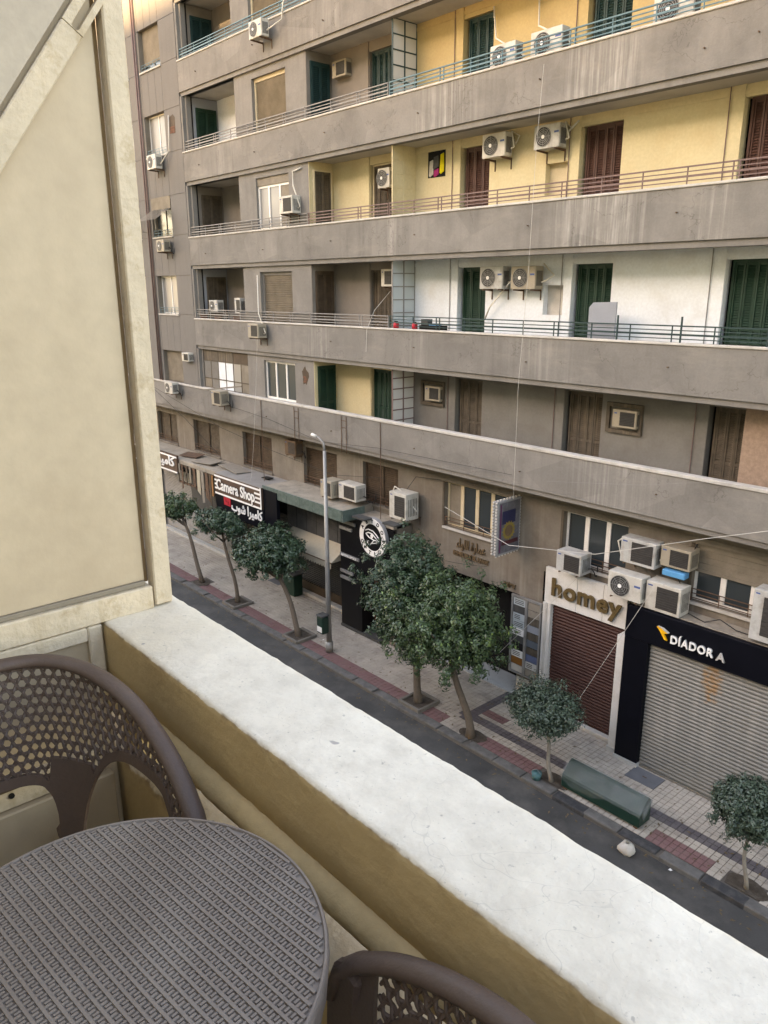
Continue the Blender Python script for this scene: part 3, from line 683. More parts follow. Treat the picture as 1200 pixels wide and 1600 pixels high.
# small striped sign at the far left
xa, za = onY(277, 714, 16.35); zb = Lz(277, 739, 16.35)
s = thing('shop_sign', 'small brown and white striped sign with Arabic lettering at the far left edge', 'sign', (xa-2, 16.35, zb))
MB().box(xa-4.6, xa, 16.3, 16.41, zb, za+.05).build('board', m_signbrown, s)
for f0, f1 in ((.0, .09), (.91, 1.0)): MB().box(xa-4.6, xa+.003, 16.285, 16.299, zb+(za-zb)*f0, zb+(za-zb)*f1).build('stripe', m_signwhite, s)
def ar(*codes): return ''.join(chr(c) for c in codes)
KAMIRA = ar(0xFE8D, 0xFEAE, 0xFEF4, 0xFEE3, 0xFE8E, 0xFEDB)
lettering('lettering', KAMIRA, .62, (xa-2.1, 16.28, zb+.3), m_signwhite, s, .02, .012, width=1.9)
# torn fascia with hanging strips
x0 = Lx(277, 720, 16.4); x1 = Lx(333, 745, 16.4); zt = -7.9
s = thing('torn_fascia', 'torn shop fascia with hanging sheet strips and bare battens left of the striped sign', 'fascia', ((x0+x1)/2, 16.4, -9.4))
MB().box(x0+.05, x1-.05, 17.0, 17.04, -10.3, zt).build('back_board', m_fascia_grey, s)
for z in (zt-.08, zt-.9): MB().box(x0, x1, 16.42, 16.48, z-.04, z+.04).build('batten', m_rust, s)
strip_m = [m_board, m_rust, m_darkwood, m_blind, m_rust, m_canvas]
nS = 9
for i in range(nS):
    a = x0 + (x1-x0)*(i+.15)/nS; b_ = a + (x1-x0)/nS*random.uniform(.45, .85); h = [.5, 1.2, .35, .7, .8, 1.0, 1.5, 1.15, 1.3][i]
    mb = MB(); mb.prism_y([(a, zt), (a+random.uniform(-.08, .08), zt-h), (b_+random.uniform(-.08, .08), zt-h+random.uniform(-.25, .1)), (b_, zt)], 16.36, 16.375)
    o = mb.build('hanging_strip', strip_m[i % 6], s)
    MB().box(a-.03, a, 16.4, 16.44, zt-.95, zt).build('upright_batten', m_umber, s)
MB().box(x1-.35, x1-.02, 16.38, 16.41, zt-1.0, zt-.05).build('orange_panel', mat('faded_orange_board', (.3, .15, .06), .8, .2, 3), s)
# camera shop sign
YC = 16.25; xa = Lx(336, 755, YC); xb = Lx(408, 776, YC); zt, zb = -7.72, -8.62
s = thing('shop_sign', 'large brown and white striped Camera Shop sign over a navy fascia', 'sign', ((xa+xb)/2, YC, zb))
MB().box(xa, xb, YC, YC+.16, zb, zt).build('board', m_signbrown, s, bevel=.01)
MB().box(xa, xb, YC+.003, YC+1.5, zt+.001, zt+.03).build('top_sheet', m_shut_pale, s)
t = .075; H = zt-zb
MB().box(xb-t, xb+.003, YC-.016, YC-.002, zb, zt).build('stripe', m_signwhite, s)
for f in (.0, .86): MB().box(xa-.002, xb-t, YC-.016, YC-.002, zb+H*f, zb+H*f+t).build('stripe', m_signwhite, s)
for f in (.25, .45, .65):
    MB().box(xa-.002, xa+.2, YC-.016, YC-.002, zb+H*f, zb+H*f+t).build('stripe', m_signwhite, s); MB().box(xb-.5, xb-t, YC-.016, YC-.002, zb+H*f, zb+H*f+t).build('stripe', m_signwhite, s)
lettering('lettering_edge', 'Camera Shop', .66, (xa+.15, YC-.012, zb+.24), m_blackgloss, s, .008, .035, width=xb-xa-.58)
lettering('lettering', 'Camera Shop', .66, (xa+.18, YC-.026, zb+.24), m_signwhite, s, .012, .014, width=xb-xa-.64)
s = thing('shop_sign', 'navy fascia with white Arabic lettering and red square under the striped sign', 'sign', ((xa+xb)/2, YC, zb-.8))
xc = Lx(430, 800, YC+.06)
MB().box(xa-.1, xb+.05, YC+.05, YC+.2, zb-.85, zb-.012).build('board', m_navy, s); MB().box(xb+.055, xb+1.0, YC+.07, YC+.22, zb-.85, zt-.02).build('side_board', m_navy, s)
SHOP = ar(0xFE8F, 0xFEEE, 0xFEB7) + ' ' + KAMIRA
lettering('lettering', SHOP, .55, (Lx(361, 790, YC), YC+.03, zb-.5), m_signwhite, s, .015, .012, width=xb-Lx(361, 790, YC)-.02)
MB().box(Lx(349, 780, YC), Lx(359, 780, YC), YC+.02, YC+.048, zb-.4, zb-.04).build('red_square', m_signred, s)
rz = zb-.22; rx = Lx(354, 780, YC)
MB().box(rx-.14, rx+.14, YC+.012, YC+.019, rz-.012, rz+.012).box(rx-.1, rx-.07, YC+.012, YC+.019, rz+.014, rz+.12).box(rx+.07, rx+.1, YC+.012, YC+.019, rz-.12, rz-.014).build('red_square_mark', mat('sign_dark_red', (.16, .005, .01), .5, .05, 3, bump=0), s)
# shop under the green canopy
xa, xb = -26.0, -21.9; YG = 17.55
s = thing('shop_fascia', 'charcoal shop fascia with remnants of gilt lettering under the green marble canopy', 'fascia', ((xa+xb)/2, YG, -9.6))
MB().box(xa, xb, YG, YG+.1, -9.55, -8.05).build('board', m_fascia_grey, s)
for i in range(6): MB().box(xa+.68*(i+1)-.008, xa+.68*(i+1)+.008, YG-.006, YG-.001, -9.55, -8.05).build('joint', m_black, s)
lettering('lettering', ar(0xFEEA, 0xFEF4, 0xFE91, 0xFEAE, 0xFECB), .5, (xb-1.9, YG-.02, -8.45), m_gold2, s, .012, .004, width=1.3)
s = thing('shop_awning', 'faded cream canvas awning with scalloped valance over the dark shop', 'awning', (-23.6, 17.0, -10.4))
A0 = -25.6; A1 = -22.0; za = -9.5; zo = -10.0; yo = 16.75
MB().quad((A0, yo, zo), (A1, yo, zo), (A1, YG-.01, za), (A0, YG-.01, za)).build('canvas', m_canvas, s)
mb = MB(); n = 22
for i in range(n):
    a, b_ = A0 + (A1-A0)*i/n, A0 + (A1-A0)*(i+1)/n
    mb.quad((a, yo, zo), (a, yo-.01, zo-.2), ((a+b_)/2, yo-.015, zo-.26), (b_, yo-.01, zo-.2), (b_, yo, zo))
mb.build('valance', m_canvas, s)
MB().quad((A1+.004, yo, zo), (A1+.004, YG-.01, zo), (A1+.004, YG-.01, za)).build('side_flap', m_canvas, s)
MB().tube([(A0, yo, zo), (A1, yo, zo)], .02, 6).build('front_bar', m_rust, s)
roller(-26.2, -24.1, GZ+.55, -9.5, 18.05, m_shut_dark); roller(-24.0, -22.0, GZ+.55, -9.5, 18.05, m_shut_dark)
MB().box(-26.2, -22.0, 17.98, 18.3, GZ, GZ+.5).build('stall_riser', m_darkwood, B)
MB().box(-26.4, -21.9, 17.72, 17.97, GZ-.01, GZ+.13).build('step', m_coping, B, bevel=.02)
MB().box(-21.9, -21.75, 17.2, 18.3, GZ, -8.0).build('pier', m_fascia_grey, B)
s = thing('metal_cabinet', 'dark green metal cabinet standing at the shop front behind the third tree', 'cabinet', (-25.6, 17.4, GZ))
MB().box(-26.0, -25.2, 17.2, 17.65, GZ+.01, GZ+.95).build('body', m_dgreen, s, bevel=.03); MB().box(-26.04, -25.16, 17.16, 17.69, GZ+.952, GZ+1.0).build('lid', m_fascia_grey, s)
# black shop with the round eye sign
YA = 17.0; xa = -21.72; xb = -18.75; xm = Lx(565, 900, YA)
MB().box(xa, xb, YA, YA+.1, -10.0, -8.02).build('black_fascia', m_blackgloss, B); MB().box(xa, xm, YA+.002, YA+.9, GZ, -10.003).build('black_pier', m_blackgloss, B)
MB().box(xm+.02, -19.4, 17.6, 17.68, GZ, -10.0).build('boarded_door', m_mahog, B)
for i in range(6): MB().box(xm+.1+.22*i, xm+.115+.22*i, 17.592, 17.599, GZ+.1, -10.1).build('board_joint', m_black, B)
MB().box(-19.4, -18.8, 17.2, 18.3, GZ, -7.9).build('pier', m_mezz, B); MB().box(xa, -19.4, 16.95, 17.6, GZ-.01, GZ+.1).build('step', m_fascia_grey, B)
for z, l in ((-8.25, .9), (-8.5, .7), (-9.55, 1.1), (-10.2, .75), (-10.45, .75)):
    MB().box(xa+.02, xa+.02+l, YA-.06, YA-.003, z-.06, z+.05).build('silver_bar', m_steel, B)
lettering('small_lettering', 'ABYDOS OPTICS', .12, (xa+.1, YA-.075, -9.59), m_signwhite, B, .004, .002, width=.9)
s = thing('round_sign', 'round black and white sign with an eye emblem on the black shop', 'sign', (-19.7, 16.85, -9.1))
cx, cz, R_ = -19.7, -8.43, .7
MB().disc_y(cx, 16.86, cz, R_+.03, 40, 0, 16.98).build('drum', m_boxside, s, smooth=False)
MB().disc_y(cx, 16.845, cz, R_, 40, .49, 16.858).build('white_ring', m_signwhite, s); MB().disc_y(cx, 16.85, cz, .485, 40, 0, 16.859).build('black_disc', m_blackgloss, s)
def ring_text(word, a0, a1, flip):
    for i, ch in enumerate(word):
        a = math.radians(a0 + (a1-a0)*i/(len(word)-1)); me = text_mesh(ch, .19, .004, .006, 'CENTER')
        me.materials.clear(); me.materials.append(m_blackgloss); o = bpy.data.objects.new('letter', me); C.objects.link(o); o.parent = s
        rr = .54 if not flip else .655; p = Vector((cx + rr*math.cos(a), 16.838, cz + rr*math.sin(a)))
        o.location = p - ORG[s.name]; o.rotation_euler.y = -(a - math.pi/2) if not flip else -(a + math.pi/2)
ring_text('ABYDOS', 150, 0, False); ring_text('OPTICS', 205, 335, True)
def stroke(pts, r, nm='eye_stroke'): MB().tube([(cx+a, 16.84, cz+b_) for a, b_ in pts], r, 5).build(nm, m_signwhite, s)
stroke([(-.36, .2), (-.2, .27), (.05, .25), (.25, .13), (.38, .02)], .02)
stroke([(-.34, .08), (-.2, .15), (0, .14), (.2, .02), (.36, -.08)], .022); stroke([(-.34, .08), (-.18, -.02), (.05, -.07), (.36, -.08)], .02)
stroke([(.1, -.08), (-.02, -.2), (-.12, -.3), (-.24, -.28), (-.26, -.18), (-.18, -.16)], .02); stroke([(.36, -.08), (.2, -.16), (0, -.22)], .016)
MB().disc_y(cx-.02, 16.836, cz+.045, .075, 16).build('eye_pupil', m_signwhite, s)
for px, py, w_ in ((568, 808, .7), (615, 818, .6)):
    x, z = onY(px, py, 16.75); o = thing('sign_floodlight', 'flat black floodlight tilted over the round sign, %s' % ('left one' if px < 600 else 'right one'), 'floodlight', (x, 16.8, z))
    q = MB().box(x-w_/2, x+w_/2, 16.5, 16.85, z-.03, z+.03).build('housing', m_fascia_grey, o); MB().tube([(x, 16.85, z), (x, 17.05, z-.1)], .02, 5).build('arm', m_rust, o)
# entrance of the building: dark passage, lettering, marble floor, name-plate board
EX0, EX1 = -18.75, -13.9
MB().box(EX0, EX1+.4, YM+.003, YM+.5, -9.12, -9.0).build('entrance_soffit', m_mezz, B)
MB().quad((EX0, 22, GZ), (EX1+.2, 22, GZ), (EX1+.2, 22, -9.0), (EX0, 22, -9.0)).build('passage_end', m_darkwood, B)
MB().box(EX0-.3, EX0, YM+.002, 22, GZ, -9.1).build('passage_wall', m_mahog, B); MB().box(EX1, EX1+.3, YM+.52, 22, GZ, -9.1).build('passage_wall', m_mahog, B)
MB().box(EX0, EX1+.3, YM+.5, 22.05, -9.1, -9.0).build('passage_ceiling', m_black, B)
MB().box(EX0+.02, EX1-.02, 17.75, 22, GZ-.01, GZ+.03).build('marble_floor', m_marble, B)
MB().box(EX1, -12.93, YM+.003, YM+.5, GZ, -9.1).build('entrance_pier', m_mezz, B)
MB().box(EX1+.05, -13.0, YM-.05, YM-.002, GZ, -11.85).build('pier_base', m_coping, B)
m_inc = m_gold2
lx, lz = onY(712, 872, YM-.02); x2 = Lx(750, 878, YM-.02)
lettering('wall_lettering', ar(0xFE80, 0xFE8D, 0xFEEE, 0xFEE0, 0xFEDF, 0xFE8D) + ' ' + ar(0xFE93, 0xFEAD, 0xFE8E, 0xFEE4, 0xFECB), .42, (Lx(714, 866, YM), YM-.03, -8.2), m_inc, B, .02, .006, width=1.25)
lettering('wall_lettering', "IMMEUBLE EL LIWA'", .2, (Lx(709, 878, YM), YM-.03, -8.5), m_inc, B, .02, .008, width=1.55)
lettering('wall_lettering', ''.join(chr(0x0660+int(d)) for d in '1937'), .2, (Lx(789, 912, YM), YM-.03, -8.98), m_inc, B, .02, .006, width=.45)
b0, b1, bz0, bz1 = -14.1, -12.95, -11.72, -9.16
s = thing('name_plate_board', 'dark board with two columns of tenants name plates beside the entrance', 'board', ((b0+b1)/2, YM-.1, bz0))
MB().box(b0, b1, YM-.11, YM-.06, bz0, bz1).build('backing', m_fascia_grey, s)
mb = MB()
for x in (b0, (b0+b1)/2-.04, b1-.06): mb.box(x, x+(.06 if x != (b0+b1)/2-.04 else .09), YM-.16, YM-.112, bz0, bz1)
mb.box(b0, b1, YM-.17, YM-.105, bz1+.002, bz1+.07).box(b0+.06, b1-.06, YM-.155, YM-.112, bz0, bz0+.05); mb.build('frame', m_steel, s)
pl = [m_frost, m_fascia_grey, m_frost, m_frost, m_signwhite, m_fascia_grey, m_black, m_signwhite, mat('amber_plate', (.22, .09, .02), .4, .2, 4), m_coping], \
     [m_board, m_board, m_umber, m_bluegrey, m_umber, mat('slate_plate', (.1, .12, .14), .4, .1, 4), m_umber, mat('blue_plate', (.1, .13, .22), .4, .1, 4), m_frost2, m_board]
for c in range(2):
    xa_ = b0+.075 if c == 0 else (b0+b1)/2+.065; xb_ = (b0+b1)/2-.055 if c == 0 else b1-.075
    for r in range(10):
        zt_ = bz1-.03-r*.248; o = MB().box(xa_, xb_, YM-.135, YM-.111, zt_-.228, zt_).build('name_plate', pl[c][r], s)
        if pl[c][r] in (m_signwhite, m_frost, m_frost2):
            mb = MB()
            for q in range(3): mb.box(xa_+.05, xb_-.05-.06*((q*3+r) % 3), YM-.139, YM-.1365, zt_-.07-q*.055, zt_-.045-q*.055)
            mb.build('plate_text', m_fascia_grey, o)
# projecting sign with bulbs round its edge
sx, sz0 = onY(815, 880, 17.1); _, sz1 = onY(815, 775, 17.1)
xs_ = -14.05; y0, y1 = 16.75, 17.8; z0, z1 = -7.62, -5.95
s = thing('projecting_sign', 'upright projecting sign with yellow sun emblem and bulbs round its edge', 'sign', (xs_, 17.3, z0))
MB().box(xs_-.1, xs_+.1, y0, y1, z0, z1).build('box', m_boxside, s, bevel=.01)
MB().box(xs_+.1, xs_+.106, y0+.06, y1-.06, z0+.06, z1-.06).build('face', mat('sign_face_grey', (.1, .098, .11), .4, .2, 5, grime=(.19, .19, .205), gamt=.6, gscale=4), s)
MB().box(xs_+.106, xs_+.11, y0+.1, y0+.16, z0+.1, z1-.1).build('plum_stripe', mat('plum', (.1, .02, .07), .5, .1, 3), s)
MB().box(xs_+.106, xs_+.111, y0+.2, y1-.25, z0+.95, z0+1.35).build('navy_block', mat('navy_print', (.02, .022, .06), .4, .1, 3), s)
MB().box(xs_+.106, xs_+.111, y0+.2, y1-.1, z0+.3, z0+.42).build('maroon_block', mat('maroon_print', (.07, .02, .025), .4, .1, 3), s)
cy, cz_ = (y0+y1)/2-.02, z0+.72
def ringx(r0, r1, X, n=24, teeth=0):
    mb = MB(); pts = []
    for k in range(n):
        a = 2*math.pi*k/n; rr = r1*(1.0 if not teeth or k % 2 else 1.28); pts.append((cy+rr*math.cos(a), cz_+rr*math.sin(a)))
    return mb.prism_x(pts, X, X+.003)
ringx(0, .24, xs_+.112, 32, 1).build('sun_rays', mat('sun_yellow', (.22, .16, .04), .5, .1, 5), s); ringx(0, .18, xs_+.117, 24).build('sun_disc', mat('sun_brown', (.14, .09, .05), .5, .2, 6), s)
bulb = None
for (yy, zz) in [(y0-.03, z0+.06+i*(z1-z0-.1)/17) for i in range(18)] + [(y1+.02, z0+.06+i*(z1-z0-.1)/17) for i in range(18)] + [(y0+.04+i*(y1-y0-.08)/7, zz) for i in range(8) for zz in (z0-.03, z1+.03)]:
    for dx in ((-.06, .06) if yy < y0 else (.05,)):
        if bulb is None: bulb = MB().box(-.026, .026, -.026, .026, -.026, .026).build('bulb', m_coping, s, loc=(xs_+dx, yy, zz), bevel=.015, seg=2)
        else: clone(bulb, s, (xs_+dx, yy, zz))
for z in (z0+.2, z1-.5): MB().tube([(xs_, y1, z), (xs_+.02, YM+.02, z)], .02, 5).build('bracket', m_rust, s)
# homey shop
YH = 17.7; xa = Lx(853, 885, YH); xb = -10.12; zt, zb = -7.85, -8.95
s = thing('shop_sign', 'white panel sign with bronze lower-case lettering over the maroon roller shutter', 'sign', ((xa+xb)/2, YH, zb))
cuts = [xa, Lx(901, 930, YH), Lx(942, 945, YH), xb]
for a, b_ in zip(cuts, cuts[1:]): MB().box(a+.006, b_-.006, YH, YH+.12, zb, zt).build('sign_panel', m_cream_sign, s, bevel=.006)
x0 = Lx(864, 925, YH); x1 = Lx(973, 955, YH)
lettering('lettering', 'homey', .74, (x0, YH-.06, zb+.33), m_gold, s, .03, .02, width=x1-x0, spacing=1.08)
roller(xa+.28, xb-.02, GZ+.14, zb-.0, YH+.12, m_shut_brown, .1)
MB().box(xa, xa+.27, YH-.03, YH+.2, GZ, zb-.003).build('white_pier', m_cream_sign, B); MB().box(xa+.1, xa+.16, YH-.06, YH-.031, GZ+.5, zb).build('cable_trunking', m_coping, B)
MB().box(xa+.27, xb, YH-.08, YH+.3, GZ-.01, GZ+.12).build('step', m_coping, B, bevel=.02)
# sports shop
YD = 17.15; xa = -9.8; zt, zb = -7.93, -8.8
MB().box(-10.1, xa-.005, YD+.15, YD+.6, GZ, -8.95).build('white_pier', m_cream_sign, B)
MB().box(-10.15, xa+.0, YD+.13, YD+.62, GZ-.01, GZ+.14).build('pier_foot', m_marble, B)
xp = Lx(1012, 1010, YD)
MB().box(xa, xp, YD, YD+.5, GZ+.12, zb-.004).build('black_pier', m_navy, B); MB().box(xa-.02, xp+.02, YD-.03, YD+.5, GZ-.01, GZ+.115).build('pier_foot', m_marble, B)
s = thing('shop_sign', 'black fascia with white capital lettering and orange emblem over the grey shutter', 'sign', (-7, YD, zb))
MB().box(xa, -2.4, YD-.02, YD+.14, zb, zt).build('board', m_navy, s, bevel=.008)
MB().box(xa, -2.4, YD+.143, YM-.002, zt-.12, zt+.015).build('top_ledge', m_ledge, s)
x0, z0 = onY(1050, 1006, YD); x1 = Lx(1117, 1020, YD)
for nm, m, dy, off in (('lettering_side', m_boxside, .0, .006), ('lettering', m_signwhite, -.03, .005)):
    lettering(nm, 'D\u00cdADOR', .29, (x0, YD-.06+dy, zb+.26), m, s, .02, off, width=x1-x0, spacing=1.15)
lettering('loose_letter', 'A', .29, (Lx(1121, 1022, YD), YD-.06, zb+.23), m_lettergrey, s, .02, .008, width=.22)
ex, ez = onY(1028, 984, YD); ex2 = Lx(1046, 992, YD)
ew = ex2-ex; ez = zb+.27
MB().prism_y([(ex, ez+.3), (ex+ew*.55, ez+.26), (ex+ew*.95, ez+.2), (ex+ew*.6, ez+.16), (ex+ew*.95, ez), (ex+ew*.7, ez+.02), (ex+ew*.35, ez+.18)], YD-.08, YD-.025).build('emblem', m_orange, s)
MB().prism_y([(ex+ew*.1, ez+.32), (ex+ew*.55, ez+.3), (ex+ew*1.05, ez+.22), (ex+ew*.97, ez+.2), (ex+ew*.55, ez+.265)], YD-.075, YD-.025).build('emblem_edge', m_lettergrey, s)
roller(xp+.01, -2.6, GZ+.07, zb-.003, YD+.16, m_shut_grey, .105)
MB().box(-2.59, -2.2, YD, YD+.5, GZ, zb-.004).build('black_pier', m_navy, B)
roller(-1.9, 3.4, GZ+.07, -8.6, YH, m_shut_dark); MB().box(-2.19, 6, YH-.2, YH+.2, -8.59, -7.95).build('far_fascia', m_fascia_grey, B)
# ================================================================== air conditioners (each a thing of its own)
m_badge = mat('ac_badge_blue', (.06, .1, .25), .5, .1, 4, bump=0)
GRP = 'air conditioners on the facade'
m_ac2 = mat('ac_greyed_casing', (.42, .42, .4), .5, .12, 4, grime=(.22, .2, .17), gamt=.7, gscale=3, streak=(.3, .24, .17), samt=.6, sx=14, bump=.03)
def ac(label, px, py, Yf, wd=.82, h=.56, d=.32, kind='split', m=None, back=None, hose=None, name='air_conditioner', bracket=True, edge_m=None):
    x, z = onY(px, py, Yf); m = m or random.choice((m_ac, m_ac, m_ac2)); wd *= random.uniform(.93, 1.05); h *= random.uniform(.95, 1.04); x0, x1, z0, z1 = x-wd/2, x+wd/2, z-h/2, z+h/2
    t = thing(name, label, 'air conditioner', (x, Yf+d/2, z0), GRP)
    MB().box(x0, x1, Yf, Yf+d, z0, z1).build('casing', m, t, bevel=.018, seg=2)
    if kind == 'split':
        r = h*.41; cx = x0 + wd*.38
        MB().disc_y(cx, Yf-.006, z, r, 28, 0, Yf-.001).build('fan_recess', m_acgrille, t)
        mb = MB()
        for i in range(5):
            a = 2*math.pi*i/5
            mb.quad(*[(cx+rr*math.cos(a+da), Yf-.012-.004*(da > 0), z+rr*math.sin(a+da)) for rr, da in ((r*.25, 0), (r*.85, -.1), (r*.88, .55), (r*.3, .6))])
        mb.build('fan_blades', m_fascia_grey, t)
        mb = MB()
        for rr in (1.0, .8, .6, .42): mb.disc_y(cx, Yf-.03, z, r*rr, 24, r*rr-.008, Yf-.022)
        for i in range(8): a = math.pi*i/4; mb.box(-1, -1, 0, 0, 0, 0) if False else mb.tube([(cx+r*.2*math.cos(a), Yf-.026, z+r*.2*math.sin(a)), (cx+r*math.cos(a), Yf-.026, z+r*math.sin(a))], .004, 4)
        mb.build('fan_guard', m_steel, t); MB().disc_y(cx, Yf-.036, z, r*.2, 14, 0, Yf-.018).build('hub', m_signwhite, t)
        MB().box(x0+wd*.79, x1-.03, Yf-.004, Yf-.001, z1-h*.4, z1-h*.32).build('badge', m_badge, t)
    else:
        g0, g1 = x0+wd*.32, x1-wd*.07; mb = MB().box(g0, g1, Yf-.006, Yf-.001, z0+h*.12, z1-h*.12); mb.build('grille_recess', m_acgrille, t)
        mb = MB(); n = 9
        for i in range(n):
            zz = z0+h*.12 + h*.76*(i+.5)/n; mb.quad((g0, Yf-.008, zz-.016), (g1, Yf-.008, zz-.016), (g1, Yf-.022, zz+.006), (g0, Yf-.022, zz+.006))
        mb.build('grille_slats', m_fascia_grey if kind != 'brown' else m_ac_brown, t)
        MB().box(x0+.05, x0+wd*.19, Yf-.004, Yf-.001, z1-.115, z1-.08).build('badge', m_badge, t)
    mb = MB()                                           # vents in the right-hand side
    for i in range(6):
        yy = Yf + d*.22 + d*.6*i/5; mb.box(x1+.001, x1+.004, yy-.012, yy+.012, z0+h*.15, z1-h*.2)
    mb.build('side_vents', m_acgrille, t)
    if bracket:
        bk = back if back is not None else Yf+d
        for xx in (x0+.12, x1-.12):
            MB().prism_x([(Yf-.02, z0-.002), (bk+.01, z0-.002), (bk+.01, z0-.3), (bk-.02, z0-.3), (bk-.02, z0-.06), (Yf-.02, z0-.035)], xx-.016, xx+.016).build('bracket', m_rust, t)
    hm = m_pipe
    if hose is None and bracket:
        bk = back if back is not None else Yf+d
        hose = [(x1+.19, Yf+d*.8, z0+h*.12), (x1+.17, Yf+d*.95, z0-.04), (x1+.13, (Yf+d+bk)/2, z0-.1), (x1+.1, bk-.03, z0-.02), (x1+.09, bk-.005, z0+.1), (x1+.08, bk+.01, z0+.2)]; hm = m_cable
    if hose:
        pts = [(x1+.05, Yf+d*.6, z0+h*.3), (x1+.16, Yf+d*.6, z0+h*.35)] + hose
        MB().tube(pts, .024 if hm is m_pipe else .016, 6).build('hose', hm, t, smooth=True)
    return t
def H(px, py, Y): a, c = onY(px, py, Y); return (a, Y, c)
ac('white unit hanging on the top left parapet', 398, 45, 16.5, back=D0, hose=[H(440, 30, 16.9), H(442, 5, 16.95), H(448, -15, 16.95)])
ac('white unit with round fan below the second upper window of the left wing', 236, 253, 16.55, back=D0, hose=[H(264, 235, 16.9), H(263, 180, 16.95)])
ac('small grimy unit under the propped-out blind of the left wing', 250, 384, 16.55, .7, .5, back=D0, m=m_ac_old)
ac('beige unit hanging beside the curtained window of the yellow storey', 446, 320, 16.75, .78, .6, .38, 'window', back=YP, hose=[H(458, 290, 17.0), H(457, 268, 17.1), H(470, 262, 17.1)], m=m_ac)
ac('white round-fan unit standing inside the loggia with flower pots', 333, 478, 17.35, .7, .5, bracket=False)
ac('upright pale unit at the right end of the loggia with flower pots', 371, 478, 17.35, .45, .62, .3, 'window', bracket=False)
ac('pale unit bracketed outside the parapet below the grey roller blind', 395, 517, 16.5, .75, .55, .4, 'window', m=m_ac_old, back=D0, hose=[H(404, 490, 16.9), H(402, 430, 17.0)])
ac('small window unit poking out of a broken hole in the left wing', 289, 558, 16.75, .6, .36, .35, 'window', bracket=False)
ac('white round-fan unit on the lowest parapet at far left', 263, 606, 16.5, .75, .52, back=D0)
ac('old unit with a plank on top on the lowest parapet', 337, 622, 16.45, .8, .6, .42, 'window', m=m_ac_old, back=D0)
ac('left one of the two white units high on the yellow wall', 771, 227, 17.75, .82, .6, back=YB, hose=[H(800, 205, 18.0), H(812, 212, 18.1), H(806, 225, 18.1), H(800, 212, 18.1)])
ac('right one of the two white units high on the yellow wall', 854, 213, 17.75, .82, .6, back=YB, hose=[H(884, 190, 18.0), H(893, 200, 18.1), H(886, 208, 18.1), H(905, 188, 18.15)])
ac('left one of the pair of old units on the white wall', 767, 434, 17.75, .85, .62, back=YB, hose=[H(765, 480, 18.0), H(757, 500, 18.1)])
ac('right one of the pair of old units on the white wall', 817, 434, 17.75, .85, .62, .36, m=m_ac_old, back=YB, hose=[H(866, 430, 18.1), H(850, 412, 18.1)])
ac('left one of the white units standing behind the teal railing', 785, 87, 17.32, .85, .6, bracket=False, hose=[H(775, 60, 18.0), H(772, 10, 18.15)])
ac('middle one of the white units standing behind the teal railing', 853, 66, 17.32, .95, .62, bracket=False, hose=[H(842, 40, 18.0), H(843, 0, 18.15)])
ac('right one of the white units standing behind the teal railing', 1052, 12, 17.32, .95, .62, bracket=False)
ac('unit in the yellow loggia tucked beside the painted screen', 599, 278, 17.85, .6, .62, .3, back=YB)
ac('aged beige window unit high in the dark upper loggia', 529, 107, 17.95, .75, .5, .3, 'window', m=m_ac_old, bracket=False)
ac('white unit in the grey loggia tucked beside the frosted screen', 604, 434, 17.85, .6, .55, .3, 'window', back=YB)
for i, (px, py, lab) in enumerate([(675, 615, 'brown framed window unit set in the grey wall beside the barred screen'), (975, 655, 'brown framed window unit set in the grey wall between two brown doors')]):
    t = ac(lab, px, py, 17.98, .7, .48, .3, 'window', m=m_ac_old, bracket=False); x, z = onY(px, py, 18.1)
    mb = MB(); mb.box(x-.56, x+.5, 18.12, YB+.01, z-.4, z-.3).box(x-.56, x+.5, 18.12, YB+.01, z+.3, z+.4).box(x-.56, x-.46, 18.121, YB+.01, z-.3, z+.3).box(x+.4, x+.5, 18.121, YB+.01, z-.3, z+.3); mb.build('wooden_frame', m_umber, t)
ac('left one of the two box units on the green marble canopy', 509, 764, 16.85, .7, .68, .6, 'window', m=m_ac_old, back=YM)
ac('right one of the two box units on the green marble canopy', 542, 769, 17.0, .95, .62, .5, 'window', back=YM)
ac('tall cream unit with coiled hose on the ledge above the round sign', 621, 791, 17.1, .85, .95, .6, 'window', m=m_ac, back=YM, hose=[H(625, 765, 17.4), H(617, 760, 17.4), H(612, 772, 17.4)])
ac('rusty brown unit high on the mezzanine wall between shutters', 453, 700, 17.5, .8, .6, .4, 'brown', m=m_ac_brown, back=YM)
ac('white box unit above the left end of the bronze-lettered sign', 888, 880, 17.2, .85, .62, .5, 'window', back=YM)
ac('white unit with blue badge on the wall right of the three-pane window', 996, 864, 17.3, .95, .66, .4, 'window', back=YM, hose=[H(970, 865, 17.6), H(966, 845, 17.7), H(978, 838, 17.8)])
t = ac('black-grilled window unit with a blue drip tray under it', 1055, 873, 17.4, .8, .55, .45, 'window', m=m_ac_old, back=YM, bracket=False)
x, z = onY(1055, 893, 17.45); MB().box(x-.3, x+.3, 17.35, 17.6, z-.14, z+.02).build('drip_tray', m_blue, t, bevel=.02)
ac('grimy round-fan unit jutting over the right end of the bronze-lettered sign', 975, 917, 17.05, .95, .66, .42, back=YM, hose=[H(960, 900, 17.5)])
ac('white unit standing on the ledge above the black fascia', 1035, 936, 17.2, 1.0, .76, .5, 'window', back=YM, bracket=False)
ac('tall white unit at the right picture edge on the black fascia ledge', 1200, 966, 17.15, .75, 1.25, .45, 'window', back=YM, bracket=False)
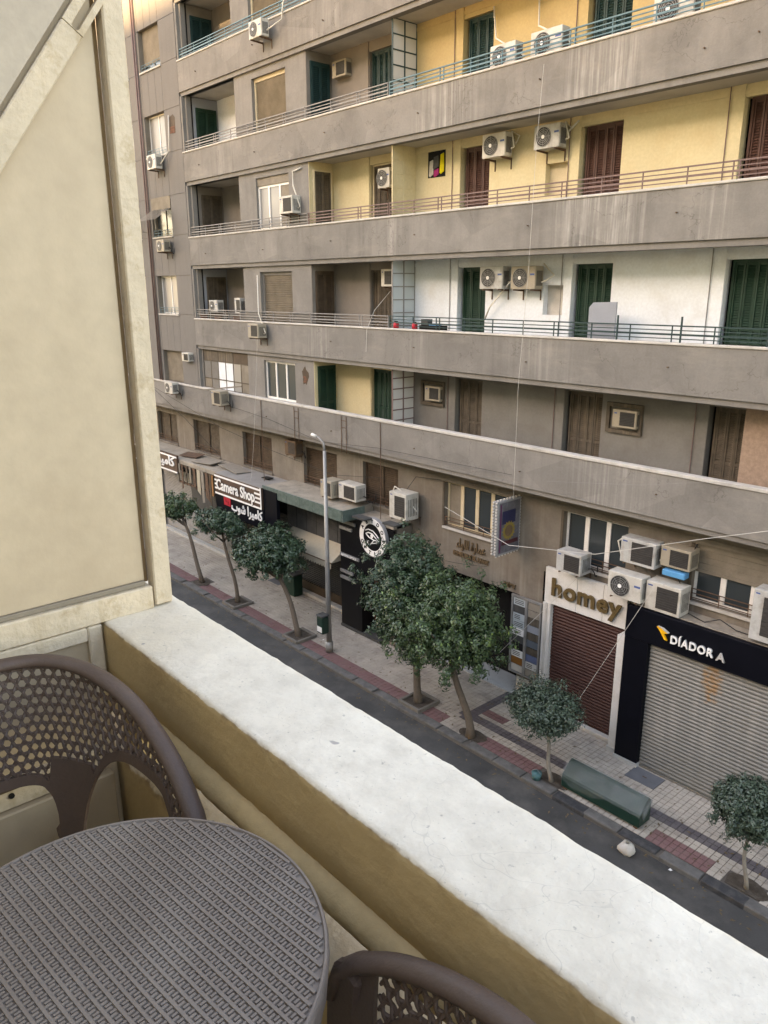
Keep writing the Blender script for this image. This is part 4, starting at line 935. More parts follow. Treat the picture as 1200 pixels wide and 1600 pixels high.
# ================================================================== trees
def leaf_mat(name, c0, c1, c2):
    m = bpy.data.materials.new(name); m.use_nodes = True; N, L = m.node_tree.nodes, m.node_tree.links; b = N['Principled BSDF']
    a = N.new('ShaderNodeAttribute'); a.attribute_name = 'tint'; r = N.new('ShaderNodeValToRGB'); L.new(a.outputs['Fac'], r.inputs[0]); L.new(r.outputs[0], b.inputs['Base Color'])
    e = r.color_ramp.elements; e[0].color = (*c0, 1); e[1].color = (*c2, 1); e.new(.6).color = (*c1, 1)
    b.inputs['Roughness'].default_value = .38; b.inputs['Specular IOR Level'].default_value = .5
    b.inputs['Subsurface Weight'].default_value = 0
    return m
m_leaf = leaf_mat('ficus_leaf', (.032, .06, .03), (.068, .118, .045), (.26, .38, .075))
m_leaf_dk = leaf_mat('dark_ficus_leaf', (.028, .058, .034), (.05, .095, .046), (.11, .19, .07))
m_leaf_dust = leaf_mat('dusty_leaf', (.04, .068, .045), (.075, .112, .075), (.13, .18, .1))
m_bark = mat('tree_bark', (.16, .125, .095), .95, .25, 6, grime=(.085, .065, .05), gamt=.6, gscale=6, bump=.6, bscale=40)
m_bark_pale = mat('pale_bark', (.27, .24, .2), .95, .2, 6, grime=(.15, .12, .1), gamt=.6, gscale=6, bump=.5, bscale=40)
m_soil = mat('tree_pit_soil', (.07, .055, .042), .95, .3, 8, grime=(.13, .11, .09), gamt=.6, gscale=6, bump=.6, bscale=40)
m_pitstone = mat('tree_pit_kerb', (.17, .155, .135), .95, .2, 5, grime=(.1, .09, .075), gamt=.5, gscale=5, bump=.4)
def tree(label, base, cpx, rad, nleaf, lm, bm, trunk_r=.09, size=.1, bright=.15, pit=True, lobes=None):
    bx, by = base; cx, cz = onY(*cpx, by); cx = cx; c = np.array([cx, by + .1, cz]); rx, ry, rz = rad
    t = thing('street_tree', label, 'tree', (bx, by, GZ), 'trees along the pavement')
    hz = cz - rz * .55; mb = MB(); P = []
    for i in range(9):
        f = i/8; P.append((bx + (cx-bx)*(f**1.3)*.8 + .04*math.sin(f*7+bx), by + .1*f + .03*math.cos(f*6+bx), GZ + .0 + (hz-GZ)*f))
    mb.tube(P, [trunk_r*1.35 if i == 0 else trunk_r*(1.08-.05*i) for i in range(9)], 9)
    for i in range(9):
        a = i*2.4 + bx; p0 = Vector(P[-1 if i % 3 else -2]); e = Vector((cx + rx*.62*math.cos(a), by + ry*.62*math.sin(a), cz + rz*random.uniform(-.35, .5))); mid = p0.lerp(e, .45) + Vector((0, 0, -.08))
        mb.tube([p0, mid, e], [trunk_r*.55, trunk_r*.38, trunk_r*.14], 6)
    mb.build('trunk', bm, t, smooth=True)
    # crown: leaf clumps spread through an uneven volume
    nc = max(40, int(nleaf/42)); cl = []
    lob = lobes or [(random.uniform(-.26, .26), random.uniform(-.26, .26), random.uniform(-.22, .26), random.uniform(.55, .72)) for _ in range(6)] + [(0, 0, 0, .82), (0, 0, 0, .8)]
    while len(cl) < nc:
        l = lob[rng.integers(len(lob))]; d = rng.normal(size=3); d /= np.linalg.norm(d); r = l[3] * (rng.random() ** .38)
        cl.append((np.array(l[:3]) + d*r, rng.random()))
    for _ in range(int(nc*.05)):                                        # stray twigs that break the outline
        d = rng.normal(size=3); d /= np.linalg.norm(d); cl.append((d*rng.uniform(.86, 1.03), rng.random()*.6))
    nc = len(cl)
    cl_p = np.array([q[0] for q in cl]); cl_b = np.array([q[1] for q in cl])
    idx = rng.integers(nc, size=nleaf); cr = .15 + .05*rng.random(nleaf)
    off = rng.normal(size=(nleaf, 3)); off /= np.linalg.norm(off, axis=1)[:, None]; off *= (cr * (rng.random(nleaf) ** .4))[:, None] * (1.0 if rx > 1 else .75)
    pos = c + cl_p[idx]*np.array([rx, ry, rz]) + off
    nrm = off/np.linalg.norm(off, axis=1)[:, None] + .8*(cl_p[idx]) + np.array([0, 0, .55]) + .5*rng.normal(size=(nleaf, 3)); nrm /= np.linalg.norm(nrm, axis=1)[:, None]
    u = np.cross(nrm, rng.normal(size=(nleaf, 3))); u /= np.linalg.norm(u, axis=1)[:, None]; v = np.cross(nrm, u)
    ln = size*(.7+.6*rng.random(nleaf))[:, None]; wd = ln*.42
    V = np.stack([pos - u*ln*.5, pos + v*wd*.5 + nrm*.006 - u*ln*.05, pos + u*ln*.5 - nrm*.01, pos - v*wd*.5 + nrm*.006 - u*ln*.05], 1).reshape(-1, 3) - np.array(ORG[t.name])
    me = bpy.data.meshes.new('crown'); me.vertices.add(nleaf*4); me.vertices.foreach_set('co', V.ravel()); me.loops.add(nleaf*4); me.loops.foreach_set('vertex_index', np.arange(nleaf*4, dtype=np.int32))
    me.polygons.add(nleaf); me.polygons.foreach_set('loop_start', np.arange(0, nleaf*4, 4, dtype=np.int32)); me.polygons.foreach_set('loop_total', np.full(nleaf, 4, dtype=np.int32)); me.update()
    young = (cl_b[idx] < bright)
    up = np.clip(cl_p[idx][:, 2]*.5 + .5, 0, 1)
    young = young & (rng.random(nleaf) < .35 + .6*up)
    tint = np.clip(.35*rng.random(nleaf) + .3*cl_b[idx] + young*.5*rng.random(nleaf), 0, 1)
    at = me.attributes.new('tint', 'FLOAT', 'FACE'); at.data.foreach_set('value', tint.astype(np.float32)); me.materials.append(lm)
    o = bpy.data.objects.new('crown', me); C.objects.link(o); o.parent = t
    if pit:
        pt = thing('tree_pit', 'square kerbed soil pit around the foot of the ' + label.split(' tree')[0] + ' tree', 'tree pit', (bx, by, GZ), 'tree pits')
        s_ = .38; MB().box(bx-s_, bx+s_, by-s_, by+s_, GZ-.02, GZ+.05).build('soil', m_soil, pt)
        for q in ((bx-s_-.08, bx+s_+.08, by-s_-.1, by-s_), (bx-s_-.08, bx+s_+.08, by+s_, by+s_+.1), (bx-s_-.1, bx-s_-.003, by-s_+.002, by+s_-.002), (bx+s_+.003, bx+s_+.1, by-s_+.002, by+s_-.002)):
            MB().box(*q, GZ-.02, GZ+.11).build('pit_stone', m_pitstone, pt, bevel=.015)
    return t
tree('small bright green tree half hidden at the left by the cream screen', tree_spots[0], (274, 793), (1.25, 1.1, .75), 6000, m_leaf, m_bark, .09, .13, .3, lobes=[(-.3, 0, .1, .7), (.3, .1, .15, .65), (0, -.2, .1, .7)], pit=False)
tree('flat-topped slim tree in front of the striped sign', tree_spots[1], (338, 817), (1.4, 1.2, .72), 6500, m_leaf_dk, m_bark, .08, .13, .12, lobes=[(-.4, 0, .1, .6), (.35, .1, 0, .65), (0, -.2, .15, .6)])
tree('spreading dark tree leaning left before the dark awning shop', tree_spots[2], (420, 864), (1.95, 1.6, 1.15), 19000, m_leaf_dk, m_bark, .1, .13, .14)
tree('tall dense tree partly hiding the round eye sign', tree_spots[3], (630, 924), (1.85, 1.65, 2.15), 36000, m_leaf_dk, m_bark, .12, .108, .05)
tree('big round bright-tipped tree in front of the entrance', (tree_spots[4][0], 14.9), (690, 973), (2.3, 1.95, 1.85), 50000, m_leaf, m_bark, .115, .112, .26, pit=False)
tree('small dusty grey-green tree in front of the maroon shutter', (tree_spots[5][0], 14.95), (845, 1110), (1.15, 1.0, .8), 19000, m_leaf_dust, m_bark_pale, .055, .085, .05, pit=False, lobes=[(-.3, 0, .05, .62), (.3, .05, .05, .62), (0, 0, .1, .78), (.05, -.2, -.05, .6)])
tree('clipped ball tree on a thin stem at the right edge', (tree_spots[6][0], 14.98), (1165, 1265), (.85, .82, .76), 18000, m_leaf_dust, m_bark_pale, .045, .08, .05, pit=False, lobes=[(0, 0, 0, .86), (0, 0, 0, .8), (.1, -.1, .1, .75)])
# earth patches at the unkerbed trees
for (x, y), nm in zip((tree_spots[0], tree_spots[4], tree_spots[5], tree_spots[6]), ('small bright green', 'big round', 'small dusty', 'clipped ball')):
    pts = [(x + .45*math.cos(a)*(1+.15*math.sin(3*a+x)), max(14.82, y + .36*math.sin(a)), GZ+.012) for a in np.linspace(0, 2*math.pi, 22)[:-1]]
    struct(MB().quad(*pts).build('soil_patch', m_soil))
# ================================================================== lamp post, bin, planter, stones, cover plates
lx, ly = -20.21, 15.22
t = thing('lamp_post', 'tall grey lamp post with a short curved arm on the kerb', 'lamp post', (lx, ly, GZ))
zt = onY(517, 695, ly)[1]
MB().tube([(lx, ly, GZ), (lx, ly, GZ+.4)], .14, 12).build('base', m_steel, t, smooth=True)
MB().tube([(lx, ly, GZ+.4), (lx, ly, GZ+2.5), (lx, ly, zt-.25)], [.1, .085, .055], 12).build('pole', m_steel, t, smooth=True)
a1 = onY(495, 681, ly)
MB().tube([(lx, ly, zt-.3), (lx-.05, ly, zt+.0), (lx-.3, ly-.02, zt+.17), (a1[0], ly-.05, a1[1])], [.045, .042, .035, .03], 8).build('arm', m_steel, t, smooth=True)
MB().tube([(a1[0]+.02, ly-.05, a1[1]), (a1[0]-.18, ly-.07, a1[1]+.03)], [.05, .06], 8).build('lamp_head', m_whiteframe, t, smooth=True)
bx, bz = onY(512, 977, ly-.22)
t = thing('litter_bin', 'small dark green litter bin with a white label strapped to the lamp post', 'bin', (lx-.02, ly-.22, bz-.4))
q = MB(); q.box(lx-.2, lx+.16, ly-.4, ly-.1, bz-.36, bz+.28); q.build('bucket', mat('bin_green', (.015, .04, .03), .4, .15, 4), t, bevel=.05, seg=2)
MB().box(lx-.205, lx+.165, ly-.42, ly-.08, bz+.282, bz+.35).build('lid', m_fascia_grey, t, bevel=.03); MB().box(lx-.15, lx+.12, ly-.408, ly-.401, bz-.28, bz-.08).build('label', m_signwhite, t)
# the wrapped green bench
gx0, gx1, gy0, gy1 = -9.95, -7.7, 14.9, 15.42
t = thing('covered_bench', 'long dark green bench half wrapped in clear plastic sheet at the kerb', 'bench', ((gx0+gx1)/2, (gy0+gy1)/2, GZ))
m_bgreen = mat('bench_green_paint', (.01, .036, .027), .35, .2, 4, bump=.05)
m_plastic = bpy.data.materials.new('clear_plastic_sheet'); m_plastic.use_nodes = True
_n, _l = m_plastic.node_tree.nodes, m_plastic.node_tree.links; _b = _n['Principled BSDF']; _b.inputs['Base Color'].default_value = (.36, .4, .4, 1); _b.inputs['Roughness'].default_value = .1; _b.inputs['Specular IOR Level'].default_value = .7
_x = _n.new('ShaderNodeTexNoise'); _x.inputs['Scale'].default_value = 4.5; _x.inputs['Detail'].default_value = 6; _g = _n.new('ShaderNodeNewGeometry'); _l.new(_g.outputs['Position'], _x.inputs['Vector'])
_m = _n.new('ShaderNodeMapRange'); _m.inputs[1].default_value = .3; _m.inputs[2].default_value = .75; _m.inputs[3].default_value = .06; _m.inputs[4].default_value = .3; _l.new(_x.outputs[0], _m.inputs[0]); _l.new(_m.outputs[0], _b.inputs['Alpha'])
_bp = _n.new('ShaderNodeBump'); _bp.inputs['Strength'].default_value = 1.0; _bp.inputs['Distance'].default_value = .12; _l.new(_x.outputs[0], _bp.inputs['Height']); _l.new(_bp.outputs[0], _b.inputs['Normal'])
MB().prism_x([(gy0, GZ+.06), (gy1, GZ+.06), (gy1, GZ+.62), (gy1-.1, GZ+.72), (gy1-.2, GZ+.68), (gy0+.03, GZ+.42), (gy0, GZ+.36)], gx0, gx1).build('body', m_bgreen, t, bevel=.02)
for x in (gx0+.06, gx1-.16):
    MB().box(x, x+.1, gy0+.03, gy0+.12, GZ-.01, GZ+.06).build('foot', m_rust, t); MB().box(x, x+.1, gy1-.12, gy1-.03, GZ-.01, GZ+.06).build('foot', m_rust, t)
mb = MB(); nx, nv = 26, 9; prof = [(gy0-.012, GZ+.16), (gy0-.014, GZ+.3), (gy0+.0, GZ+.4), (gy0+.08, GZ+.485), (gy0+.2, GZ+.6), (gy1-.2, GZ+.7), (gy1-.1, GZ+.745), (gy1+.014, GZ+.64), (gy1+.016, GZ+.45)]
for i in range(nx+1):
    for j, (y, z) in enumerate(prof):
        f = i/nx; zz = z
        if j < 3: lowz = GZ + .34 - .2*max(0, math.sin(f*5.2+.2)) + random.uniform(-.02, .02); zz = lowz + (GZ+.4-lowz)*j/2
        mb.v.append((gx0-.02 + (gx1-gx0+.04)*f, y + random.uniform(-.006, .004)*(1 if j < 4 else -1)*0 + random.uniform(-.02, 0) if j < 4 else y + random.uniform(0, .02), zz + random.uniform(0, .035)))
for i in range(nx):
    for j in range(nv-1): a = i*nv+j; mb.f.append((a, a+nv, a+nv+1, a+1))
mb.build('plastic_sheet', m_plastic, t, smooth=False)
MB().tube([(gx1+.03, gy0+.08, GZ+.3), (gx1+.04, gy0+.2, GZ+.5), (gx1+.04, gy1-.1, GZ+.7)], [.05, .07, .04], 7).build('tied_end', m_plastic, t, smooth=True)
# white painted boulder at the kerb
x, y = onZ(979, 1330, GZ-.1); mb = MB(); n = 10
for i in range(6):
    for k in range(n):
        a = 2*math.pi*k/n; p = math.pi*(i+.5)/6; r = .2*(1+.15*math.sin(3*a+i)); mb.v.append((x + r*math.sin(p)*math.cos(a), y + r*math.sin(p)*math.sin(a), GZ-.02 + .17*math.cos(p)))
for i in range(5):
    for k in range(n): mb.f.append((i*n+k, (i+1)*n+k, (i+1)*n+(k+1) % n, i*n+(k+1) % n))
mb.f.append(tuple(range(n))[::-1]) ; mb.f.append(tuple(5*n+k for k in range(n)))
tag(mb.build('painted_stone', m_coping, smooth=True), 'round whitewashed stone lying in the gutter by the wrapped bench', 'stone')
for (px, py, w_, d_), lab in (((1007, 1215, .85, .6), 'grey metal cover plate on the pavement before the grey shutter'), ((435, 908, .85, .6), 'grey cover plate on the pavement behind the third tree')):
    x, y = onZ(px, py, GZ); o = thing('cover_plate', lab, 'cover plate', (x, y, GZ))
    MB().box(x-w_/2, x+w_/2, y-d_/2, y+d_/2, GZ-.01, GZ+.012).build('plate', mat('cover_plate_steel', (.13, .135, .145), .6, .15, 4, bump=.1), o, bevel=.004)
    MB().box(x-.06, x+.06, y-.012, y+.012, GZ+.0125, GZ+.02).build('handle', m_rust, o)
x, y = onZ(838, 1217, GZ); o = thing('bucket', 'small teal bucket beside the thin dusty tree', 'bucket', (x, y, GZ))
MB().tube([(x, y, GZ+.005), (x, y, GZ+.2)], [.11, .14], 12).build('shell', mat('teal_plastic', (.05, .14, .15), .5, .1, 4), o, smooth=True); MB().tube([(x-.14, y, GZ+.2), (x, y, GZ+.3), (x+.14, y, GZ+.2)], .006, 4).build('handle', m_steel, o)
# ================================================================== things on the balconies across
x, z = onY(942, 497, 17.5)
o = thing('leaning_panel', 'pale grey rounded board standing behind the dark green railing', 'board', (x, 17.5, TOP[2]-.3))
MB().prism_y([(x-.42, TOP[2]-.3), (x+.38, TOP[2]-.3), (x+.38, TOP[2]+.88), (x-.3, TOP[2]+.86), (x-.42, TOP[2]+.74)], 17.48, 17.53).build('panel', m_bluegrey, o, bevel=.01); MB().box(x-.42, x+.38, 17.46, 17.479, TOP[2]+.32, TOP[2]+.36).build('rail', m_bluegrey, o)
for px in (966, 1066):
    x, _ = onY(px, 510, D0+.07); tag(MB().box(x-.018, x+.018, D0+.02, D0+.05, TOP[2]+.0, TOP[2]+.58).build('iron_upright', m_rail_green), 'dark iron upright sticking above the green railing, %s one' % ('left' if px < 1000 else 'right'), 'upright', 'iron uprights')
x, z = onY(683, 257, YB); MB().box(x-.38, x+.36, YB-.012, YB-.002, z-.36, z+.38).build('wall_opening', m_black, B)
for i, (dx, dz, w_, h_, m, nm) in enumerate(((-.22, -.1, .2, .5, m_coping, 'pale'), (-.02, .05, .26, .4, m_fascia_grey, 'dark grey'), (.0, -.24, .24, .26, mat('magenta_cloth', (.3, .02, .12), .8, .1, 3), 'magenta'), (.24, 0, .2, .6, mat('yellow_cloth', (.6, .5, .02), .8, .1, 3), 'yellow'))):
    mb = MB(); mb.prism_y([(x+dx-w_/2, z+dz-h_/2+.05), (x+dx-w_/4, z+dz-h_/2), (x+dx+w_/2, z+dz-h_/2+.08), (x+dx+w_/2-.02, z+dz+h_/2), (x+dx-w_/2+.03, z+dz+h_/2-.04)], YB-.05, YB-.015)
    tag(mb.build('hanging_bag', m, bevel=.02), nm + ' cloth bag in the small dark opening of the yellow wall', 'bag', 'bags in the wall opening')
for px, m, nm in ((619, m_signred, 'red jar on the parapet near the frosted screen'), (648, m_signred, 'second red jar on the parapet, nearer the trays')):
    x, z = onY(px, 509, D0+.12); o = thing('jar', nm, 'jar', (x, D0+.12, TOP[2]), 'jars on the parapet'); MB().tube([(x, D0+.12, TOP[2]+.001), (x, D0+.12, TOP[2]+.15), (x, D0+.12, TOP[2]+.18)], [.09, .09, .05], 10).build('body', m, o, smooth=True); MB().tube([(x, D0+.12, TOP[2]+.181), (x, D0+.12, TOP[2]+.22)], .055, 10).build('lid', m_black, o)
x, z = onY(672, 505, 17.25)
o = thing('crate', 'low black crate of odds and ends behind the green railing', 'crate', (x, 17.35, TOP[2]-.05))
MB().box(x-.45, x+.5, 17.22, 17.5, TOP[2]-.05, TOP[2]+.12).build('tray', m_black, o); MB().box(x-.4, x-.1, 17.25, 17.45, TOP[2]+.122, TOP[2]+.3).build('black_box', m_fascia_grey, o); MB().box(x-.05, x+.3, 17.25, 17.45, TOP[2]+.122, TOP[2]+.18).build('blue_cloth', m_blue, o)
for px in (318, 340, 370):
    x, _ = onY(px, 490, 17.3); o = thing('flower_pot', 'terracotta pot on the left loggia, %s' % {318: 'leftmost', 340: 'middle one', 370: 'rightmost'}[px], 'pot', (x, 17.32, TOP[2]), 'pots in the loggia'); MB().tube([(x, 17.32, TOP[2]-.2), (x, 17.32, TOP[2]+.12)], [.12, .17], 12).build('pot', m_brick, o, smooth=True); MB().tube([(x, 17.32, TOP[2]+.121), (x, 17.32, TOP[2]+.16)], .185, 12).build('rim', m_brick, o, smooth=True)
x, z = onY(470, 440, 17.3)
o = MB().box(-.9, .9, -.02, .02, -.03, .03).build('plank', m_board, loc=onY(343, 607, 16.35)[0:1] + (16.5,) + onY(343, 607, 16.35)[1:2]); o.rotation_euler = (0, -.12, .5); tag(o, 'pale plank lying across the old unit on the lowest parapet', 'plank')
# ================================================================== wires
def wire(label, pts, r=.009, m=None, sag=0, n=10):
    P = []; r *= .7
    pts = [Vector(p) for p in pts]
    for a, b_ in zip(pts, pts[1:]):
        for i in range(n): f = i/n; P.append(a.lerp(b_, f) - Vector((0, 0, sag*4*f*(1-f))))
    P.append(pts[-1]); tag(MB().tube(P, r, 5).build('wire', m or m_cable_l), label, 'wire', 'wires across the facade')
wire('pale wire running from the projecting sign to the right edge', [H(695, 792, 17.2), H(795, 852, 16.6), H(930, 866, 16.6), H(1100, 842, 16.6), H(1230, 826, 16.6)], .012)
wire('wire slanting down across the name plates and white sign', [H(780, 1020, 17.4), H(903, 902, 17.3)], .011)
wire('wire slanting down across the maroon shutter from a unit', [H(905, 1092, 17.3), H(1022, 918, 17.0)], .011)
wire('thin wire hanging from the white storey past the parapets on the right', [H(850, 100, 16.9), H(838, 230, 16.9), H(826, 420, 16.9), H(810, 600, 16.9), H(802, 780, 16.9)], .007)
wire('thin wire hanging before the middle bay into the striped sign', [H(402, 530, 16.4), H(400, 600, 16.3), H(396, 700, 16.2), H(392, 752, 16.2)], .008)
wire('long wire sagging from the left wing to the ledge', [H(238, 605, 16.6), H(290, 655, 16.4), H(340, 708, 16.6)], .014, m_cable)
wire('wire sagging from the left wing along the mezzanine', [H(238, 603, 16.6), H(345, 668, 16.4), H(420, 702, 16.6), H(520, 742, 17.0), H(600, 747, 17.2)], .012, m_cable)
wire('wire strung along the lowest parapet to the lamp post', [H(330, 625, 16.8), H(420, 655, 16.8), H(500, 690, 16.8), H(590, 700, 16.8), H(800, 742, 16.85)], .01, m_cable)
wire('thin wire along the lowest parapet at the right', [H(855, 752, 16.85), H(1000, 758, 16.85), H(1110, 753, 16.85), H(1210, 765, 16.85)], .005, m_rail_grey)
wire('dark wire looping under the green canopy', [H(465, 800, 17.4), H(560, 840, 17.0), H(650, 862, 17.0), H(760, 885, 17.3)], .01, m_cable, .1)
wire('drooping wire on the frosted loggia wall', [H(610, 455, 18.0), H(585, 485, 17.2), H(573, 515, 16.95), H(572, 550, 16.95)], .012)

wire('grey cable loop lying on the ledge above the black fascia', [H(1075, 958, 17.6), H(1100, 972, 17.5), H(1125, 968, 17.6), H(1150, 985, 17.5), H(1180, 995, 17.6)], .02, m_cable)
wire('cable hanging from the three-pane window to the white box unit', [H(893, 805, 17.75), H(890, 850, 17.75), H(900, 872, 17.7)], .02, m_cable)
wire('black cable drooping along the mezzanine left of the projecting sign', [H(632, 770, 17.7), H(650, 745, 17.75), H(690, 750, 17.8)], .014, m_cable)
wire('cable sagging over the ledge of the black fascia', [H(1090, 850, 17.7), H(1060, 905, 17.6), H(1075, 945, 17.6)], .018, m_cable)
# fallen leaves and scraps on pavement and gutter
lv = MB()
for i in range(520):
    x = random.uniform(-36, -2); y = random.choice((random.uniform(14.0, 14.48), random.uniform(14.85, 17.2), random.uniform(14.85, 15.6))); z = (GZ-.126 if y < 14.5 else GZ+.006); a = random.uniform(0, 6.3); l = random.uniform(.03, .07)
    c, s_ = math.cos(a)*l, math.sin(a)*l; lv.quad((x-c, y-s_, z), (x+s_*.4, y-c*.4, z+random.uniform(0, .012)), (x+c, y+s_, z+.004), (x-s_*.4, y+c*.4, z+random.uniform(0, .012)))
o = lv.build('fallen_leaves', mat('dry_leaf', (.14, .1, .055), .9, .5, 12, bump=0)); o['kind'] = 'stuff'; o['label'] = 'dry fallen leaves scattered over the pavement and gutter'; o['category'] = 'leaves'
for i, (px, py) in enumerate(((1048, 1352), (505, 1000), (660, 1122))):
    x, y = onZ(px, py, GZ); zz = GZ+.003 if y > 14.8 else GZ-.13
    tag(MB().quad((x-.04, y-.025, zz), (x+.03, y-.035, zz+.015), (x+.045, y+.025, zz+.005), (x-.02, y+.035, zz+.018)).build('paper_scrap', m_signwhite), ('white paper scrap on the dark paving band near the right edge', 'white paper scrap at the foot of the lamp post', 'white paper scrap in the gutter before the big tree')[i], 'scrap', 'paper scraps')
# ================================================================== our own building and balcony
FL = -1.7
m_own = mat('own_cream_render', (.55, .47, .33), .9, .08, 1, bump=.1)
O = thing('own_building', 'cream rendered building the picture is taken from, behind the balcony', 'building', (0, -4, GZ))
MB().box(-10, 2.4, -9, -1.25, GZ, 2.3).build('wall', m_own, O)
MB().box(-8, 3.0, -1.249, .955, FL-.18, FL).build('balcony_floor', mat('balcony_floor_tile', (.42, .38, .31), .8, .1, 3), O)
ZR = 11.35 + (17 + 120) / math.cos(SUN_AZ) * math.tan(SUN_EL)      # roof height of the added row that keeps the low sun off the street
K = thing('apartment_building', 'added plain block row far behind our own building, unseen, keeps the low sun off', 'building', (20, -130, GZ))
MB().box(-190, 230, -140, -120, GZ, ZR - .6).build('wall', m_own, K); MB().box(-190.3, 230.3, -140.3, -120, ZR - .599, ZR).build('roof_parapet', m_own, K)
for nx0, nx1, nm in ((-60, -10.05, 'left'), (2.45, 45, 'right')):  # added unseen blocks, roofs set for the light reaching the street
    K = thing('added_low_block', 'added low flat-roofed block adjoining our own on the %s, unseen, shapes the street light' % nm, 'building', ((nx0+nx1)/2, -5, GZ))
    MB().box(nx0, nx1, -9, -1.3, GZ, .3).build('wall', m_own, K); MB().box(nx0, nx1, -9.1, -1.2, .301, .7).build('roof_parapet', m_own, K)
def parapet_paint(q, c):
    """white top with chips, pits and hairline cracks; ochre below the edge"""
    N, L = q['N'], q['L']; nz = N.new('ShaderNodeSeparateXYZ'); L.new(q['geo'].outputs['Normal'], nz.inputs[0])
    wob = q['rangef'](q['noise'](18, 5), .3, .7, -.14, .14)
    a = N.new('ShaderNodeMath'); L.new(nz.outputs[2], a.inputs[0]); L.new(wob, a.inputs[1])
    top = q['rangef'](a.outputs[0], .35, .5, 0, 1); edge = q['mul'](q['rangef'](a.outputs[0], .1, .4, 0, 1), q['rangef'](a.outputs[0], .45, .75, 1, 0))
    och = q['mix'](q['rangef'](q['noise'](5, 5), .4, .7, 0, .5), (.48, .36, .2), (.38, .275, .15))
    wh = q['mix'](q['rangef'](q['noise'](9, 8, rg=.7), .42, .68, 0, .8), q['mix'](q['rangef'](q['noise'](2.4, 6), .42, .66, 0, .8), (.79, .735, .63), (.67, .615, .515)), (.58, .53, .445))
    # creamier in noisy patches toward the screen end
    x, y, z = q['sxyz']()
    wh = q['mix'](q['mul'](q['rangef'](x, -1.9, -1.35, 1, 0), q['rangef'](q['noise'](3.5, 5), .35, .6, 0, .6)), wh, (.72, .63, .47))
    wh = q['mix'](q['rangef'](q['noise'](60, 3), .685, .74, 0, .6), wh, (.3, .28, .25))
    wh = q['mix'](q['rangef'](q['noise'](140, 2), .66, .74, 0, .4), wh, (.36, .34, .31))
    big = q['rangef'](q['noise'](16, 2), .735, .76, 0, .8); wh = q['mix'](big, wh, (.3, .285, .28))
    v = N.new('ShaderNodeTexVoronoi'); v.feature = 'DISTANCE_TO_EDGE'; v.inputs['Scale'].default_value = 7
    ad = N.new('ShaderNodeVectorMath'); ad.operation = 'ADD'; L.new(q['pos'], ad.inputs[0]); nn = N.new('ShaderNodeTexNoise'); nn.inputs['Scale'].default_value = 6; L.new(q['pos'], nn.inputs['Vector'])
    sc = N.new('ShaderNodeVectorMath'); sc.operation = 'SCALE'; sc.inputs[3].default_value = .3; L.new(nn.outputs['Color'], sc.inputs[0]); L.new(sc.outputs[0], ad.inputs[1]); L.new(ad.outputs[0], v.inputs['Vector'])
    crack = q['mul'](q['rangef'](v.outputs[0], .0, .008, .35, 0), q['rangef'](q['noise'](2.6, 3), .5, .6, 0, 1)); wh = q['mix'](crack, wh, (.33, .31, .28))
    c = q['mix'](top, och, wh); c = q['mix'](q['mul'](edge, q['rangef'](q['noise'](30, 4), .42, .6, 0, .75)), c, (.2, .13, .07))
    return c
m_parapet = mat('worn_painted_parapet', (.7, .7, .7), .75, .0, 2, bump=.2, bscale=38, fine=0, extra=parapet_paint)
m_ochre = mat('ochre_render', (.48, .36, .2), .8, .1, 3, grime=(.36, .25, .12), gamt=.4, gscale=4, bump=.2, bscale=50)
PX0, PX1 = -7.0, 3.0
YI, YO, ZT, ZB = .718, .957, -.88, -1.105
def profile_sweep(name, prof, x0, x1, step, m, parent, jit=.0015):
    mb = MB(); n = len(prof); xs = np.arange(x0, x1 + 1e-6, step)
    for i, x in enumerate(xs):
        for j, (y, z) in enumerate(prof): k = math.sin(x*31 + j*1.7)*.4 + math.sin(x*83 + j*2.9)*.35 + random.uniform(-.6, .6); mb.v.append((float(x), y + jit*k, z + jit*.8*k))
    for i in range(len(xs)-1):
        for j in range(n): a = i*n+j; b_ = i*n+(j+1) % n; mb.f.append((a, a+n, b_+n, b_))
    mb.f.append(tuple(range(n))); mb.f.append(tuple((len(xs)-1)*n+j for j in range(n))[::-1])
    return mb.build(name, m, parent, smooth=True)
PR = thing('balcony_parapet', 'thick white-topped ochre parapet of our own balcony with an open slot below', 'parapet', (0, .84, FL))
r = .014
prof = [(YI, ZB+.02), (YI, -1.0), (YI, ZT-r*1.6)] + [(YI + r*(1-math.cos(a)), ZT - r + r*math.sin(a)) for a in np.linspace(.3, math.pi/2, 4)] + [(.76, ZT+.001), (.80, ZT), (.84, ZT), (.88, ZT), (.92, ZT+.001)] + \
       [(YO - r + r*math.sin(a), ZT - r + r*math.cos(a)) for a in np.linspace(0, math.pi/2, 4)] + [(YO, -1.0), (YO, ZB), (.84, ZB)]
profile_sweep('top_beam', prof, PX0, PX1, .02, m_parapet, PR)
rr = .034; cyl = [(YI - .004 + rr*math.cos(a)*.9, -1.085 + rr*math.sin(a)) for a in np.linspace(0, 2*math.pi, 15)[:-1]]
profile_sweep('moulding', [(y, z) for y, z in cyl][::-1], PX0, PX1, .03, m_ochre, PR, .002)
low = [(YI, FL), (YI, -1.33), (YI+.004, -1.305), (YI+.015, -1.292), (YI+.03, -1.287), (.8, -1.286), (.92, -1.287), (YO-.01, -1.292), (YO, -1.31), (YO, FL-.18)]
profile_sweep('lower_wall', low, PX0, PX1, .025, m_parapet, PR, .003)
for x in (-1.98, -3.9, 1.2, 2.8): MB().box(x, x+.13, YI+.02, YO-.01, -1.30, ZB+.01).build('post', m_ochre, PR)
